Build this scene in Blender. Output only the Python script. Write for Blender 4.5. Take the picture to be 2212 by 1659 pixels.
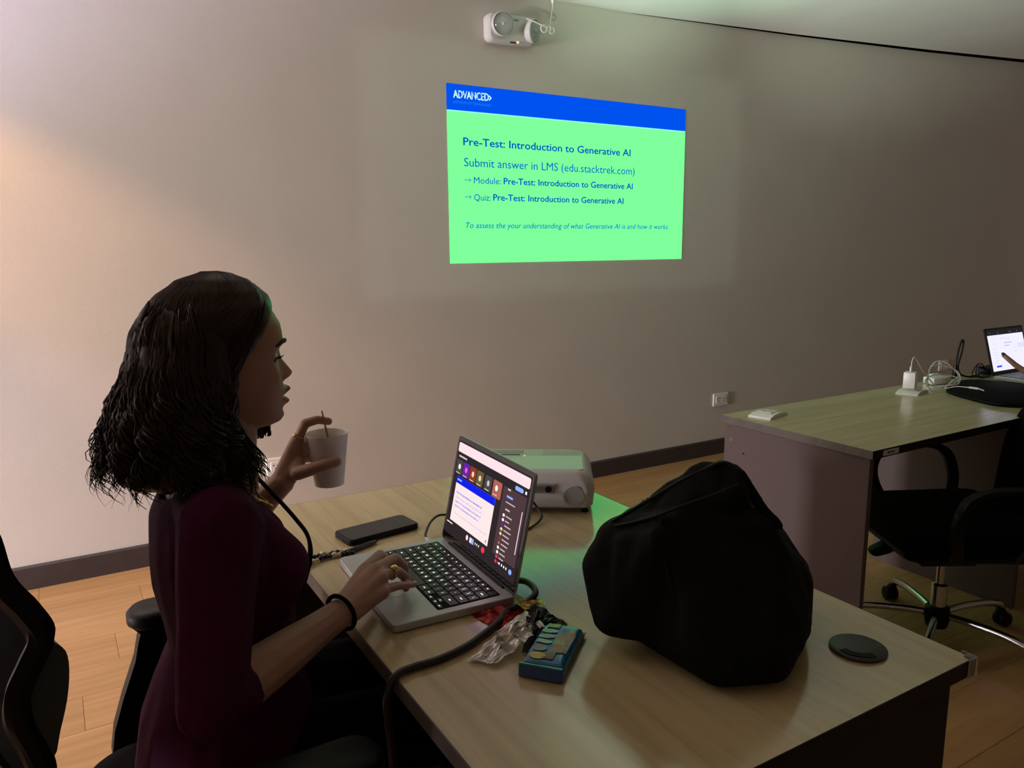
import bpy, bmesh, math, random
from mathutils import Vector, Matrix, noise

random.seed(7)
PI = math.pi
S = bpy.context.scene
for o in list(bpy.data.objects):
    bpy.data.objects.remove(o)
COL = S.collection

# ------------------------------------------------------------------ camera, world, lights, exposure
RIGHT = Vector((0.85740269, -0.51457649, -0.008465))
DOWN = Vector((-0.09728171, -0.14589817, -0.98450495))
FWD = Vector((0.50536807, 0.84494069, -0.17515236))
cam = bpy.data.cameras.new('camera')
cam.sensor_width = 36.0
cam.sensor_fit = 'HORIZONTAL'
cam.lens = 1665.0 / 2212.0 * 36.0
cam.clip_start = 0.02
camo = bpy.data.objects.new('camera', cam)
camo.matrix_world = Matrix(((RIGHT.x, -DOWN.x, -FWD.x, 0.0), (RIGHT.y, -DOWN.y, -FWD.y, 0.0),
                            (RIGHT.z, -DOWN.z, -FWD.z, 1.35), (0, 0, 0, 1)))
COL.objects.link(camo)
S.camera = camo
S.view_settings.view_transform = 'Standard'
S.view_settings.look = 'None'
S.view_settings.exposure = 0.0
S.view_settings.gamma = 1.0
S.view_settings.use_curve_mapping = False

world = bpy.data.worlds.new('dim_office')
S.world = world
world.use_nodes = True
world.node_tree.nodes['Background'].inputs[0].default_value = (1.0, 0.80, 0.68, 1)
world.node_tree.nodes['Background'].inputs[1].default_value = 0.085


def lamp(name, kind, loc, target, power, color, **kw):
    l = bpy.data.lights.new(name, kind)
    l.energy = power
    l.color = color
    for k, v in kw.items():
        setattr(l, k, v)
    o = bpy.data.objects.new(name, l)
    o.location = loc
    o.rotation_euler = (Vector(target) - Vector(loc)).to_track_quat('-Z', 'Y').to_euler()
    COL.objects.link(o)
    return o


# daylight from the open doorway in the left wall, out of frame
lamp('doorway_daylight', 'AREA', (-4.5, 2.22, 0.80), (1.4, 3.45, 1.05), 600, (1.0, 0.92, 0.99),
     shape='RECTANGLE', size=1.5, size_y=1.1)
# warm ceiling spot by the doorway whose fan of light slants down the left of the wall
lamp('warm_ceiling_spot', 'SPOT', (-1.30, 3.16, 2.50), (0.12, 3.53, 1.27), 175, (1.0, 0.50, 0.22),
     spot_size=math.radians(30), spot_blend=0.85, shadow_soft_size=0.04)
# two added cool spots that tint the left wall lavender, one low, one high
lamp('cool_low_fill', 'SPOT', (-1.9, 2.2, 1.35), (-0.52, 3.53, 0.22), 34, (0.66, 0.52, 1.0),
     spot_size=math.radians(48), spot_blend=0.35, shadow_soft_size=0.06)
lamp('cool_high_fill', 'SPOT', (-1.7, 2.4, 1.9), (-0.60, 3.53, 2.55), 150, (0.62, 0.58, 1.0),
     spot_size=math.radians(62), spot_blend=0.9, shadow_soft_size=0.06)
# downlight over the aisle behind the woman's chair
lamp('aisle_downlight', 'SPOT', (-0.45, 2.75, 2.55), (0.0, 2.35, 0.0), 85, (1.0, 0.78, 0.58),
     spot_size=math.radians(74), spot_blend=0.8, shadow_soft_size=0.12)
# two added spots brightening the ceiling, in place of the slide's bounced light
lamp('ceiling_fill_spot', 'SPOT', (1.03, 1.70, 0.90), (2.55, 2.88, 2.62), 310, (0.72, 1.0, 0.78),
     spot_size=math.radians(33), spot_blend=1.0, shadow_soft_size=0.02)
lamp('ceiling_fill_spot', 'SPOT', (1.03, 1.70, 0.90), (4.3, 2.80, 2.68), 330, (0.84, 1.0, 0.84),
     spot_size=math.radians(30), spot_blend=1.0, shadow_soft_size=0.02)


def projector_beam():
    # stray light of the projector: its full raster is a dim rectangle round the slide
    l = bpy.data.lights.new('projector_beam', 'POINT')
    l.energy = 6.0
    l.color = (0.72, 1.0, 0.86)
    l.shadow_soft_size = 0.01
    l.use_nodes = True
    nt = l.node_tree
    em = nt.nodes['Emission']
    tc = nt.nodes.new('ShaderNodeTexCoord')
    sp = nt.nodes.new('ShaderNodeSeparateXYZ')
    nt.links.new(tc.outputs['Normal'], sp.inputs[0])

    def m(op, a, b=None):
        n = nt.nodes.new('ShaderNodeMath')
        n.operation = op
        for i, v in enumerate((a, b)):
            if v is None:
                continue
            if isinstance(v, (int, float)):
                n.inputs[i].default_value = v
            else:
                nt.links.new(v, n.inputs[i])
        return n.outputs[0]

    def win(x, a, b, e):
        def step(x, lo, hi):
            n = nt.nodes.new('ShaderNodeMapRange')
            n.interpolation_type = 'SMOOTHSTEP'
            nt.links.new(x, n.inputs[0])
            n.inputs[1].default_value = lo
            n.inputs[2].default_value = hi
            return n.outputs[0]
        return m('MULTIPLY', step(x, a - e, a + e), m('SUBTRACT', 1.0, step(x, b - e, b + e)))
    fy = m('MAXIMUM', sp.outputs[1], 0.02)
    u = m('DIVIDE', sp.outputs[0], fy)
    v = m('DIVIDE', sp.outputs[2], fy)
    D = 1.84
    mask = m('MULTIPLY', win(u, (1.30 - 1.02) / D, (3.78 - 1.02) / D, 0.025), win(v, (1.10 - 0.81) / D, (2.34 - 0.81) / D, 0.025))
    mask = m('MULTIPLY', mask, m('GREATER_THAN', sp.outputs[1], 0.02))
    # equal light over the flat wall: undo the cosine fall-off of an oblique throw
    r2 = m('ADD', 1.0, m('ADD', m('MULTIPLY', u, u), m('MULTIPLY', v, v)))
    nt.links.new(m('MULTIPLY', mask, m('POWER', r2, 1.2)), em.inputs['Strength'])
    o = bpy.data.objects.new('projector_beam', l)
    o.location = (1.02, 1.69, 0.81)
    COL.objects.link(o)


projector_beam()

# ------------------------------------------------------------------ helpers
MW = {}


def tag(o, label=None, cat=None, group=None, kind=None):
    if label:
        o['label'] = label
    if cat:
        o['category'] = cat
    if group:
        o['group'] = group
    if kind:
        o['kind'] = kind
    return o


def thing(name, label, cat, loc=(0, 0, 0), rz=0.0, group=None):
    o = bpy.data.objects.new(name, None)
    o.empty_display_size = 0.05
    o.location = loc
    o.rotation_euler = (0, 0, rz)
    COL.objects.link(o)
    MW[o.name] = Matrix.Translation(loc) @ Matrix.Rotation(rz, 4, 'Z')
    return tag(o, label, cat, group)


def obj(name, bm, mat, parent=None, world=False, smooth=False, kind=None):
    """link a bmesh as one mesh object; world=True: its coordinates are world coordinates"""
    me = bpy.data.meshes.new(name)
    if isinstance(bm, bmesh.types.BMesh):
        if parent is not None and world:
            bm.transform(MW[parent.name].inverted())
        bm.normal_update()
        bm.to_mesh(me)
        bm.free()
    else:
        me = bm
        if parent is not None and world:
            me.transform(MW[parent.name].inverted())
    if smooth:
        for p in me.polygons:
            p.use_smooth = True
        if smooth != True:
            try:
                me.set_sharp_from_angle(angle=math.radians(smooth))
            except Exception:
                pass
    me.materials.append(mat)
    o = bpy.data.objects.new(name, me)
    COL.objects.link(o)
    if parent is not None:
        o.parent = parent
        MW[o.name] = MW[parent.name]
    else:
        MW[o.name] = Matrix()
    if kind:
        o['kind'] = kind
    return o


def single(name, bm, mat, label, cat, base, group=None, smooth=False):
    """a thing that is one mesh, built in world coordinates, origin moved to its base"""
    b = Vector(base)
    bm.transform(Matrix.Translation(-b))
    o = obj(name, bm, mat, smooth=smooth)
    o.location = b
    MW[o.name] = Matrix.Translation(b)
    return tag(o, label, cat, group)


def B():
    return bmesh.new()


def add_box(bm, c, s, rot=None, bev=0.0, seg=1):
    t = bmesh.new()
    bmesh.ops.create_cube(t, size=1.0)
    for v in t.verts:
        v.co = Vector((v.co.x * s[0], v.co.y * s[1], v.co.z * s[2]))
    if bev:
        bmesh.ops.bevel(t, geom=list(t.edges), offset=bev, segments=seg, profile=0.6, affect='EDGES', clamp_overlap=True)
    M = Matrix.Translation(c)
    if rot is not None:
        M = M @ rot.to_4x4()
    t.transform(M)
    join(bm, t)
    return bm


def join(bm, t):
    base = len(bm.verts)
    vs = [bm.verts.new(v.co) for v in t.verts]
    t.verts.index_update()
    for f in t.faces:
        try:
            bm.faces.new([vs[v.index] for v in f.verts])
        except ValueError:
            pass
    t.free()


def frame(d):
    d = Vector(d).normalized()
    a = Vector((0, 0, 1)) if abs(d.z) < 0.9 else Vector((1, 0, 0))
    x = d.cross(a).normalized()
    return x, d.cross(x).normalized()


def smooth_path(pts, n=6):
    P = [Vector(p) for p in pts]
    P = [P[0] * 2 - P[1]] + P + [P[-1] * 2 - P[-2]]
    out = []
    for i in range(1, len(P) - 2):
        for k in range(n):
            t = k / n
            a, b, c, d = P[i - 1], P[i], P[i + 1], P[i + 2]
            out.append(0.5 * ((2 * b) + (c - a) * t + (2 * a - 5 * b + 4 * c - d) * t * t + (3 * b - a - 3 * c + d) * t ** 3))
    out.append(P[-2])
    return out


def add_tube(bm, pts, r, sides=8, caps=True):
    P = [Vector(p) for p in pts]
    n = len(P)
    R = r if isinstance(r, (list, tuple)) else [r] * n
    tx, ty = frame(P[1] - P[0])
    rings = []
    for i in range(n):
        d = (P[min(i + 1, n - 1)] - P[max(i - 1, 0)])
        d = d.normalized() if d.length > 1e-9 else Vector((0, 0, 1))
        tx = (tx - d * tx.dot(d))
        tx = tx.normalized() if tx.length > 1e-6 else frame(d)[0]
        ty = d.cross(tx)
        rings.append([bm.verts.new(P[i] + (tx * math.cos(2 * PI * k / sides) + ty * math.sin(2 * PI * k / sides)) * R[i]) for k in range(sides)])
    for i in range(n - 1):
        for k in range(sides):
            bm.faces.new((rings[i][k], rings[i][(k + 1) % sides], rings[i + 1][(k + 1) % sides], rings[i + 1][k]))
    if caps:
        bm.faces.new(rings[0][::-1])
        bm.faces.new(rings[-1])
    return bm


def add_lathe(bm, prof, c=(0, 0, 0), n=32, rot=None, caps=True):
    """prof: (radius, height) pairs"""
    M = Matrix.Translation(c)
    if rot is not None:
        M = M @ rot.to_4x4()
    rings = [[bm.verts.new(M @ Vector((r * math.cos(2 * PI * k / n), r * math.sin(2 * PI * k / n), z))) for k in range(n)] for r, z in prof]
    for i in range(len(rings) - 1):
        for k in range(n):
            bm.faces.new((rings[i][k], rings[i][(k + 1) % n], rings[i + 1][(k + 1) % n], rings[i + 1][k]))
    if caps:
        bm.faces.new(rings[0][::-1])
        bm.faces.new(rings[-1])
    return bm


def add_prism(bm, poly, axis, a, b):
    """poly: 2-D points in the two axes other than axis; extruded from a to b along axis"""
    def mk(p, h):
        q = list(p)
        q.insert(axis, h)
        return bm.verts.new(q)
    lo = [mk(p, a) for p in poly]
    hi = [mk(p, b) for p in poly]
    n = len(poly)
    bm.faces.new(lo[::-1])
    bm.faces.new(hi)
    for i in range(n):
        bm.faces.new((lo[i], lo[(i + 1) % n], hi[(i + 1) % n], hi[i]))
    bmesh.ops.recalc_face_normals(bm, faces=bm.faces)
    return bm


def rrect(w, h, r, n=5):
    out = []
    for cx, cy, a in ((w / 2 - r, h / 2 - r, 0), (-w / 2 + r, h / 2 - r, 90), (-w / 2 + r, -h / 2 + r, 180), (w / 2 - r, -h / 2 + r, 270)):
        for k in range(n + 1):
            t = math.radians(a + 90 * k / n)
            out.append((cx + r * math.cos(t), cy + r * math.sin(t)))
    return out


def add_slab(bm, w, d, z0, z1, r, c=(0, 0), ch=0.0):
    """rounded rectangle slab with chamfered top and bottom"""
    rings = []
    for z, ins in ((z0, ch), (z0 + ch, 0), (z1 - ch, 0), (z1, ch)) if ch else ((z0, 0), (z1, 0)):
        rings.append([bm.verts.new((c[0] + x, c[1] + y, z)) for x, y in rrect(w - 2 * ins, d - 2 * ins, max(r - ins, 1e-4))])
    n = len(rings[0])
    for i in range(len(rings) - 1):
        for k in range(n):
            bm.faces.new((rings[i][k], rings[i][(k + 1) % n], rings[i + 1][(k + 1) % n], rings[i + 1][k]))
    bm.faces.new(rings[0][::-1])
    bm.faces.new(rings[-1])
    return bm


_ico = {}


def ico(sub):
    if sub not in _ico:
        t = bmesh.new()
        bmesh.ops.create_icosphere(t, subdivisions=sub, radius=1.0)
        _ico[sub] = ([v.co.copy() for v in t.verts], [[v.index for v in f.verts] for f in t.faces])
        t.free()
    return _ico[sub]


def ell_pts(c, r, rot=None, sub=2):
    r = (r, r, r) if isinstance(r, (int, float)) else r
    c = Vector(c)
    out = []
    for p in ico(sub)[0]:
        q = Vector((p.x * r[0], p.y * r[1], p.z * r[2]))
        out.append(c + (rot @ q if rot is not None else q))
    return out


def add_ell(bm, c, r, rot=None, sub=2):
    vs = [bm.verts.new(p) for p in ell_pts(c, r, rot, sub)]
    for f in ico(sub)[1]:
        bm.faces.new([vs[i] for i in f])
    return bm


def add_hull(bm, ells, sub=2):
    t = bmesh.new()
    for e in ells:
        for p in ell_pts(*e, sub=sub) if len(e) < 4 else ell_pts(e[0], e[1], e[2], sub):
            t.verts.new(p)
    r = bmesh.ops.convex_hull(t, input=list(t.verts))
    bmesh.ops.delete(t, geom=[v for v in t.verts if not v.link_faces], context='VERTS')
    join(bm, t)
    return bm


def add_chain(bm, ells, sub=2):
    for a, b in zip(ells[:-1], ells[1:]):
        add_hull(bm, [a, b], sub)
    return bm


def remesh(bm, voxel, smooth=4, factor=0.5):
    me = bpy.data.meshes.new('tmp')
    bmesh.ops.recalc_face_normals(bm, faces=bm.faces)
    bm.to_mesh(me)
    bm.free()
    o = bpy.data.objects.new('tmp', me)
    COL.objects.link(o)
    m = o.modifiers.new('r', 'REMESH')
    m.mode = 'VOXEL'
    m.voxel_size = voxel
    if smooth:
        s = o.modifiers.new('s', 'SMOOTH')
        s.factor = factor
        s.iterations = smooth
    dg = bpy.context.evaluated_depsgraph_get()
    out = bpy.data.meshes.new_from_object(o.evaluated_get(dg))
    bpy.data.objects.remove(o)
    bpy.data.meshes.remove(me)
    return out


def text_bm(s, size=1.0, bold=0.0, shear=0.0, width=None, depth=0.0):
    """flat lettering in XY, left baseline at the origin; width stretches the line to that length"""
    cu = bpy.data.curves.new('t', 'FONT')
    cu.body = s
    cu.size = size
    cu.offset = bold
    cu.shear = shear
    cu.resolution_u = 3
    cu.extrude = depth
    o = bpy.data.objects.new('t', cu)
    me = bpy.data.meshes.new_from_object(o)
    bm = bmesh.new()
    bm.from_mesh(me)
    bpy.data.objects.remove(o)
    bpy.data.curves.remove(cu)
    bpy.data.meshes.remove(me)
    if width and bm.verts:
        x0 = min(v.co.x for v in bm.verts)
        x1 = max(v.co.x for v in bm.verts)
        k = width / (x1 - x0)
        for v in bm.verts:
            v.co.x = (v.co.x - x0) * k
    return bm


# ------------------------------------------------------------------ materials
def mat(name, col, rough=0.5, metal=0.0, spec=0.5, var=0.06, scale=20.0, bump=0.0, bscale=200.0, alpha=None, trans=0.0, sheen=0.0, coat=0.0, ior=None):
    m = bpy.data.materials.new(name)
    m.use_nodes = True
    nt = m.node_tree
    p = nt.nodes['Principled BSDF']
    tc = nt.nodes.new('ShaderNodeTexCoord')
    nz = nt.nodes.new('ShaderNodeTexNoise')
    nz.inputs['Scale'].default_value = scale
    nz.inputs['Detail'].default_value = 3
    nt.links.new(tc.outputs['Object'], nz.inputs['Vector'])
    rp = nt.nodes.new('ShaderNodeValToRGB')
    a = [max(c * (1 - var), 0) for c in col]
    b = [min(c * (1 + var), 1) for c in col]
    rp.color_ramp.elements[0].position = 0.3
    rp.color_ramp.elements[1].position = 0.7
    rp.color_ramp.elements[0].color = (*a, 1)
    rp.color_ramp.elements[1].color = (*b, 1)
    nt.links.new(nz.outputs['Fac'], rp.inputs[0])
    nt.links.new(rp.outputs[0], p.inputs['Base Color'])
    p.inputs['Roughness'].default_value = rough
    p.inputs['Metallic'].default_value = metal
    p.inputs['Specular IOR Level'].default_value = spec
    if trans:
        p.inputs['Transmission Weight'].default_value = trans
    if sheen:
        p.inputs['Sheen Weight'].default_value = sheen
    if coat:
        p.inputs['Coat Weight'].default_value = coat
        p.inputs['Coat Roughness'].default_value = 0.08
    if ior:
        p.inputs['IOR'].default_value = ior
    if bump:
        n2 = nt.nodes.new('ShaderNodeTexNoise')
        n2.inputs['Scale'].default_value = bscale
        n2.inputs['Detail'].default_value = 4
        nt.links.new(tc.outputs['Object'], n2.inputs['Vector'])
        bp = nt.nodes.new('ShaderNodeBump')
        bp.inputs['Strength'].default_value = bump
        bp.inputs['Distance'].default_value = 0.002
        nt.links.new(n2.outputs['Fac'], bp.inputs['Height'])
        nt.links.new(bp.outputs[0], p.inputs['Normal'])
    return m


def emat(name, col, strength=1.0):
    m = bpy.data.materials.new(name)
    m.use_nodes = True
    nt = m.node_tree
    nt.nodes.remove(nt.nodes['Principled BSDF'])
    e = nt.nodes.new('ShaderNodeEmission')
    e.inputs[0].default_value = (*col, 1)
    e.inputs[1].default_value = strength
    nt.links.new(e.outputs[0], nt.nodes['Material Output'].inputs[0])
    return m


def wood(name, c0, c1, c2, axis, rough=0.35, spec=0.5, per_object=0.0, k=1.0):
    """laminate grain running along the given axis"""
    m = bpy.data.materials.new(name)
    m.use_nodes = True
    nt = m.node_tree
    p = nt.nodes['Principled BSDF']
    tc = nt.nodes.new('ShaderNodeTexCoord')
    mp = nt.nodes.new('ShaderNodeMapping')
    sc = [26.0 * k, 26.0 * k, 26.0 * k]
    sc[axis] = 1.3 * k
    mp.inputs['Scale'].default_value = sc
    nt.links.new(tc.outputs['Object'], mp.inputs['Vector'])
    oi = nt.nodes.new('ShaderNodeObjectInfo')
    if per_object:
        ad = nt.nodes.new('ShaderNodeVectorMath')
        ad.operation = 'SCALE'
        ad.inputs[0].default_value = (37.0, 19.0, 23.0)
        nt.links.new(oi.outputs['Random'], ad.inputs['Scale'])
        nt.links.new(ad.outputs[0], mp.inputs['Location'])
    nz = nt.nodes.new('ShaderNodeTexNoise')
    nz.inputs['Scale'].default_value = 1.0
    nz.inputs['Detail'].default_value = 7
    nz.inputs['Roughness'].default_value = 0.62
    nz.inputs['Distortion'].default_value = 0.6
    nt.links.new(mp.outputs[0], nz.inputs['Vector'])
    rp = nt.nodes.new('ShaderNodeValToRGB')
    e = rp.color_ramp.elements
    e[0].position = 0.28
    e[0].color = (*c0, 1)
    e[1].position = 0.72
    e[1].color = (*c2, 1)
    mid = e.new(0.5)
    mid.color = (*c1, 1)
    nt.links.new(nz.outputs['Fac'], rp.inputs[0])
    out = rp.outputs[0]
    if per_object:
        hs = nt.nodes.new('ShaderNodeHueSaturation')
        mr = nt.nodes.new('ShaderNodeMapRange')
        mr.inputs[3].default_value = 1 - per_object
        mr.inputs[4].default_value = 1 + per_object
        nt.links.new(oi.outputs['Random'], mr.inputs[0])
        nt.links.new(mr.outputs[0], hs.inputs['Value'])
        nt.links.new(out, hs.inputs['Color'])
        out = hs.outputs[0]
    nt.links.new(out, p.inputs['Base Color'])
    p.inputs['Roughness'].default_value = rough
    p.inputs['Specular IOR Level'].default_value = spec
    bp = nt.nodes.new('ShaderNodeBump')
    bp.inputs['Strength'].default_value = 0.05
    bp.inputs['Distance'].default_value = 0.001
    nt.links.new(nz.outputs['Fac'], bp.inputs['Height'])
    nt.links.new(bp.outputs[0], p.inputs['Normal'])
    return m


M = {}
M['wall'] = mat('wall_paint', (0.63, 0.588, 0.515), 0.75, spec=0.3, var=0.02, scale=3, bump=0.12, bscale=260)
M['ceiling'] = mat('ceiling_paint', (0.80, 0.79, 0.77), 0.85, spec=0.2, var=0.02, scale=4)
M['floor_base'] = mat('screed', (0.10, 0.07, 0.05), 0.9)
M['plank'] = wood('floor_laminate', (0.38, 0.20, 0.080), (0.47, 0.26, 0.108), (0.54, 0.315, 0.14), 0, rough=0.38, per_object=0.05)
M['baseboard'] = mat('dark_skirting', (0.045, 0.034, 0.034), 0.45, var=0.1)
M['gap'] = mat('gap_shade_paint', (0.02, 0.02, 0.02), 0.9)  # near-black that paints in the shade of the ceiling gap
M['desk_a'] = wood('desk_laminate_long', (0.43, 0.35, 0.185), (0.54, 0.445, 0.24), (0.62, 0.52, 0.30), 1, rough=0.15, spec=1.0)
M['desk_b'] = wood('desk_laminate_across', (0.45, 0.40, 0.235), (0.56, 0.50, 0.29), (0.62, 0.55, 0.34), 0, rough=0.22, spec=0.8)
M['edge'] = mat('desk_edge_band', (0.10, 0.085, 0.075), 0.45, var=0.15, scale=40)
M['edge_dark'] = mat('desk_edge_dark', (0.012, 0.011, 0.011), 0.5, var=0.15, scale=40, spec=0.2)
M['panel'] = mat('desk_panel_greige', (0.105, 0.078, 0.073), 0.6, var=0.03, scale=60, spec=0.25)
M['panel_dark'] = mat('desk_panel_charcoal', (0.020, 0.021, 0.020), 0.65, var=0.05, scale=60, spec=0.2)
M['black_plastic'] = mat('black_plastic', (0.0040, 0.0040, 0.0045), 0.5, spec=0.18)
M['black_matte'] = mat('black_matte', (0.003, 0.003, 0.0035), 0.75, spec=0.12)
M['black_gloss'] = mat('black_gloss', (0.006, 0.006, 0.007), 0.12)
M['mesh_fabric'] = mat('chair_mesh', (0.0025, 0.003, 0.003), 0.85, spec=0.08, bump=0.6, bscale=900)
M['lumbar'] = mat('lumbar_foam', (0.030, 0.045, 0.045), 0.5, bump=0.1, bscale=700, spec=0.25)
M['seat_fabric'] = mat('seat_fabric', (0.003, 0.003, 0.0032), 0.9, spec=0.08, bump=0.5, bscale=800)
M['chrome'] = mat('chrome', (0.55, 0.55, 0.54), 0.16, metal=1.0, var=0.02)
M['white_plastic'] = mat('white_plastic', (0.86, 0.85, 0.81), 0.35, var=0.02)
M['proj_white'] = mat('projector_white', (0.56, 0.54, 0.53), 0.36, var=0.02)
M['proj_grey'] = mat('projector_grey', (0.30, 0.30, 0.30), 0.5)
M['proj_mid'] = mat('projector_mid_grey', (0.42, 0.41, 0.40), 0.5)
M['slot'] = mat('slot_black', (0.01, 0.01, 0.01), 0.8)
M['alu'] = mat('space_grey_aluminium', (0.48, 0.51, 0.51), 0.40, metal=0.45, var=0.02)
M['alu_pad'] = mat('trackpad_glass', (0.50, 0.53, 0.53), 0.34, metal=0.4, var=0.01)
M['key'] = mat('keycap_black', (0.010, 0.011, 0.012), 0.34)
M['legend'] = emat('key_backlight', (0.85, 0.95, 0.9), 1.3)
M['bezel'] = mat('glass_bezel', (0.006, 0.006, 0.007), 0.10)
M['phone_glass'] = mat('phone_glass', (0.022, 0.022, 0.022), 0.30)
M['bag'] = mat('black_nylon', (0.0040, 0.0052, 0.0038), 0.8, spec=0.15, bump=0.5, bscale=500)
M['bag_seam'] = mat('seam_piping', (0.014, 0.016, 0.014), 0.6, spec=0.2)
M['skin'] = mat('skin', (0.38, 0.22, 0.155), 0.5, spec=0.28, var=0.05, scale=30)
M['skin_dark'] = mat('skin_two', (0.30, 0.15, 0.09), 0.45, spec=0.4, var=0.05, scale=30)
M['lips'] = mat('lips', (0.36, 0.12, 0.12), 0.6, spec=0.25)
M['hair'] = mat('hair_dark_brown', (0.026, 0.014, 0.007), 0.42, spec=0.25, var=0.35, scale=60)
M['brow'] = mat('brow', (0.02, 0.013, 0.01), 0.7)
M['blouse'] = mat('maroon_knit', (0.052, 0.005, 0.028), 0.85, spec=0.08, var=0.1, bump=0.3, bscale=700)
M['trousers'] = mat('black_trousers', (0.003, 0.003, 0.0033), 0.9, spec=0.08)
M['gold'] = mat('gold', (0.85, 0.62, 0.22), 0.22, metal=1.0)
M['nail'] = mat('nail', (0.70, 0.52, 0.48), 0.25)
M['eye_white'] = mat('eye_white', (0.7, 0.68, 0.65), 0.2)
M['cup'] = mat('paper_cup', (0.90, 0.87, 0.84), 0.6, var=0.02)
_nt = M['cup'].node_tree                    # thin paper lets some light through
_tr, _mx = _nt.nodes.new('ShaderNodeBsdfTranslucent'), _nt.nodes.new('ShaderNodeMixShader')
_tr.inputs[0].default_value = (0.80, 0.76, 0.72, 1)
_mx.inputs[0].default_value = 0.2
_nt.links.new(_nt.nodes['Principled BSDF'].outputs[0], _mx.inputs[1])
_nt.links.new(_tr.outputs[0], _mx.inputs[2])
_nt.links.new(_mx.outputs[0], _nt.nodes['Material Output'].inputs[0])
M['coffee'] = mat('milk_tea', (0.42, 0.30, 0.18), 0.2)
M['stick'] = mat('wooden_stirrer', (0.36, 0.25, 0.13), 0.6)
M['cable'] = mat('black_cable', (0.010, 0.010, 0.011), 0.38)
M['white_cable'] = mat('white_cable', (0.88, 0.88, 0.83), 0.4)
M['silver'] = mat('foil_silver', (0.90, 0.88, 0.84), 0.20, metal=0.75, var=0.05)
M['red_foil'] = mat('foil_red', (0.50, 0.045, 0.03), 0.22, metal=0.55, var=0.25, scale=45)
M['gold_foil'] = mat('foil_gold', (0.62, 0.36, 0.08), 0.22, metal=0.7, var=0.2)
M['black_foil'] = mat('foil_black', (0.012, 0.010, 0.010), 0.30)
M['pack_blue'] = mat('pack_blue', (0.008, 0.16, 0.38), 0.22, var=0.15, scale=40, coat=0.3)
M['pack_navy'] = mat('pack_navy', (0.004, 0.055, 0.20), 0.25, coat=0.3)
M['pack_brown'] = mat('pack_biscuit_print', (0.28, 0.12, 0.06), 0.3, var=0.35, scale=90)
M['pack_yellow'] = mat('pack_yellow_print', (0.55, 0.45, 0.05), 0.3)
M['pack_green'] = mat('pack_letter_print', (0.30, 0.44, 0.30), 0.3)
M['pack_maroon'] = mat('pack_maroon_print', (0.16, 0.02, 0.03), 0.3)
M['bead_dark'] = mat('bead_dark', (0.012, 0.010, 0.014), 0.2)
M['bead_pale'] = mat('bead_cream', (0.60, 0.50, 0.33), 0.25)
M['pen'] = mat('pen_barrel', (0.03, 0.02, 0.025), 0.25)
M['glass'] = mat('lamp_lens', (0.90, 0.95, 0.93), 0.03, trans=1.0, var=0.0)
M['reflector'] = mat('reflector', (0.88, 0.92, 0.90), 0.10, metal=1.0, bump=1.0, bscale=90)
M['fixture'] = mat('fixture_plastic', (0.66, 0.65, 0.62), 0.4, var=0.02)
M['clear'] = mat('clear_guard', (0.85, 0.85, 0.85), 0.12, trans=0.9, var=0.0)
M['led'] = emat('led_amber', (1.0, 0.35, 0.12), 6.0)
M['led_red'] = emat('led_red', (1.0, 0.35, 0.30), 2.0)
M['grommet'] = mat('grommet_plastic', (0.028, 0.031, 0.034), 0.45)
M['sleeve'] = mat('neoprene', (0.0025, 0.0025, 0.003), 0.8, spec=0.1)
M['sticker'] = mat('paper_label', (0.6, 0.6, 0.6), 0.6)
M['ink'] = mat('ink', (0.03, 0.03, 0.03), 0.7)

# ------------------------------------------------------------------ room shell
WY = 3.53                                   # face of the wall with the slide
XL, XR, YF = -3.2, 8.3, -2.8

bm = add_box(B(), ((XL + XR) / 2, WY + 0.06, 1.5), (XR - XL, 0.12, 3.2))
obj('wall_back', bm, M['wall'], kind='structure')
# left wall with the doorway the daylight comes through
bm = B()
add_box(bm, (XL - 0.05, (YF + 2.28) / 2, 1.5), (0.1, 2.28 - YF, 3.0))
add_box(bm, (XL - 0.05, 3.25, 1.5), (0.1, 0.50, 3.0))
add_box(bm, (XL - 0.05, 2.64, 2.75), (0.1, 0.74, 0.5))
obj('wall_left', bm, M['wall'], kind='structure')
bm = add_box(B(), (XR + 0.05, (YF + WY) / 2, 1.5), (0.1, WY - YF, 3.0))
obj('wall_right', bm, M['wall'], kind='structure')

floor = obj('floor', add_box(B(), ((XL + XR) / 2, (YF + WY) / 2, -0.062), (XR - XL, WY - YF, 0.10)), M['floor_base'], kind='structure')
PW, PL, G = 0.198, 1.30, 0.0008
plank_mesh = {}


def plank(x0, x1, y0, y1):
    key = (round(x1 - x0, 4), round(y1 - y0, 4))
    if key not in plank_mesh:
        b = add_box(B(), (0, 0, -0.006), (key[0] - G, key[1] - G, 0.012), bev=0.0009)
        me = bpy.data.meshes.new('plank')
        b.to_mesh(me)
        b.free()
        me.materials.append(M['plank'])
        plank_mesh[key] = me
    o = bpy.data.objects.new('plank', plank_mesh[key])
    o.location = ((x0 + x1) / 2, (y0 + y1) / 2, 0)
    o.parent = floor
    COL.objects.link(o)


y = WY
row = 0
while y > YF + 0.01:
    y0 = max(y - PW, YF)
    x = XL
    first = PL * (0.35 + 0.27 * ((row * 3) % 7) / 3.0)
    first = min(first, PL)
    xe = x + first
    while x < XR - 0.01:
        xe = min(xe, XR)
        if XR - xe < 0.25:
            xe = XR
        plank(x, xe, y0, y)
        x, xe = xe, xe + PL
    y = y0
    row += 1

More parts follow.
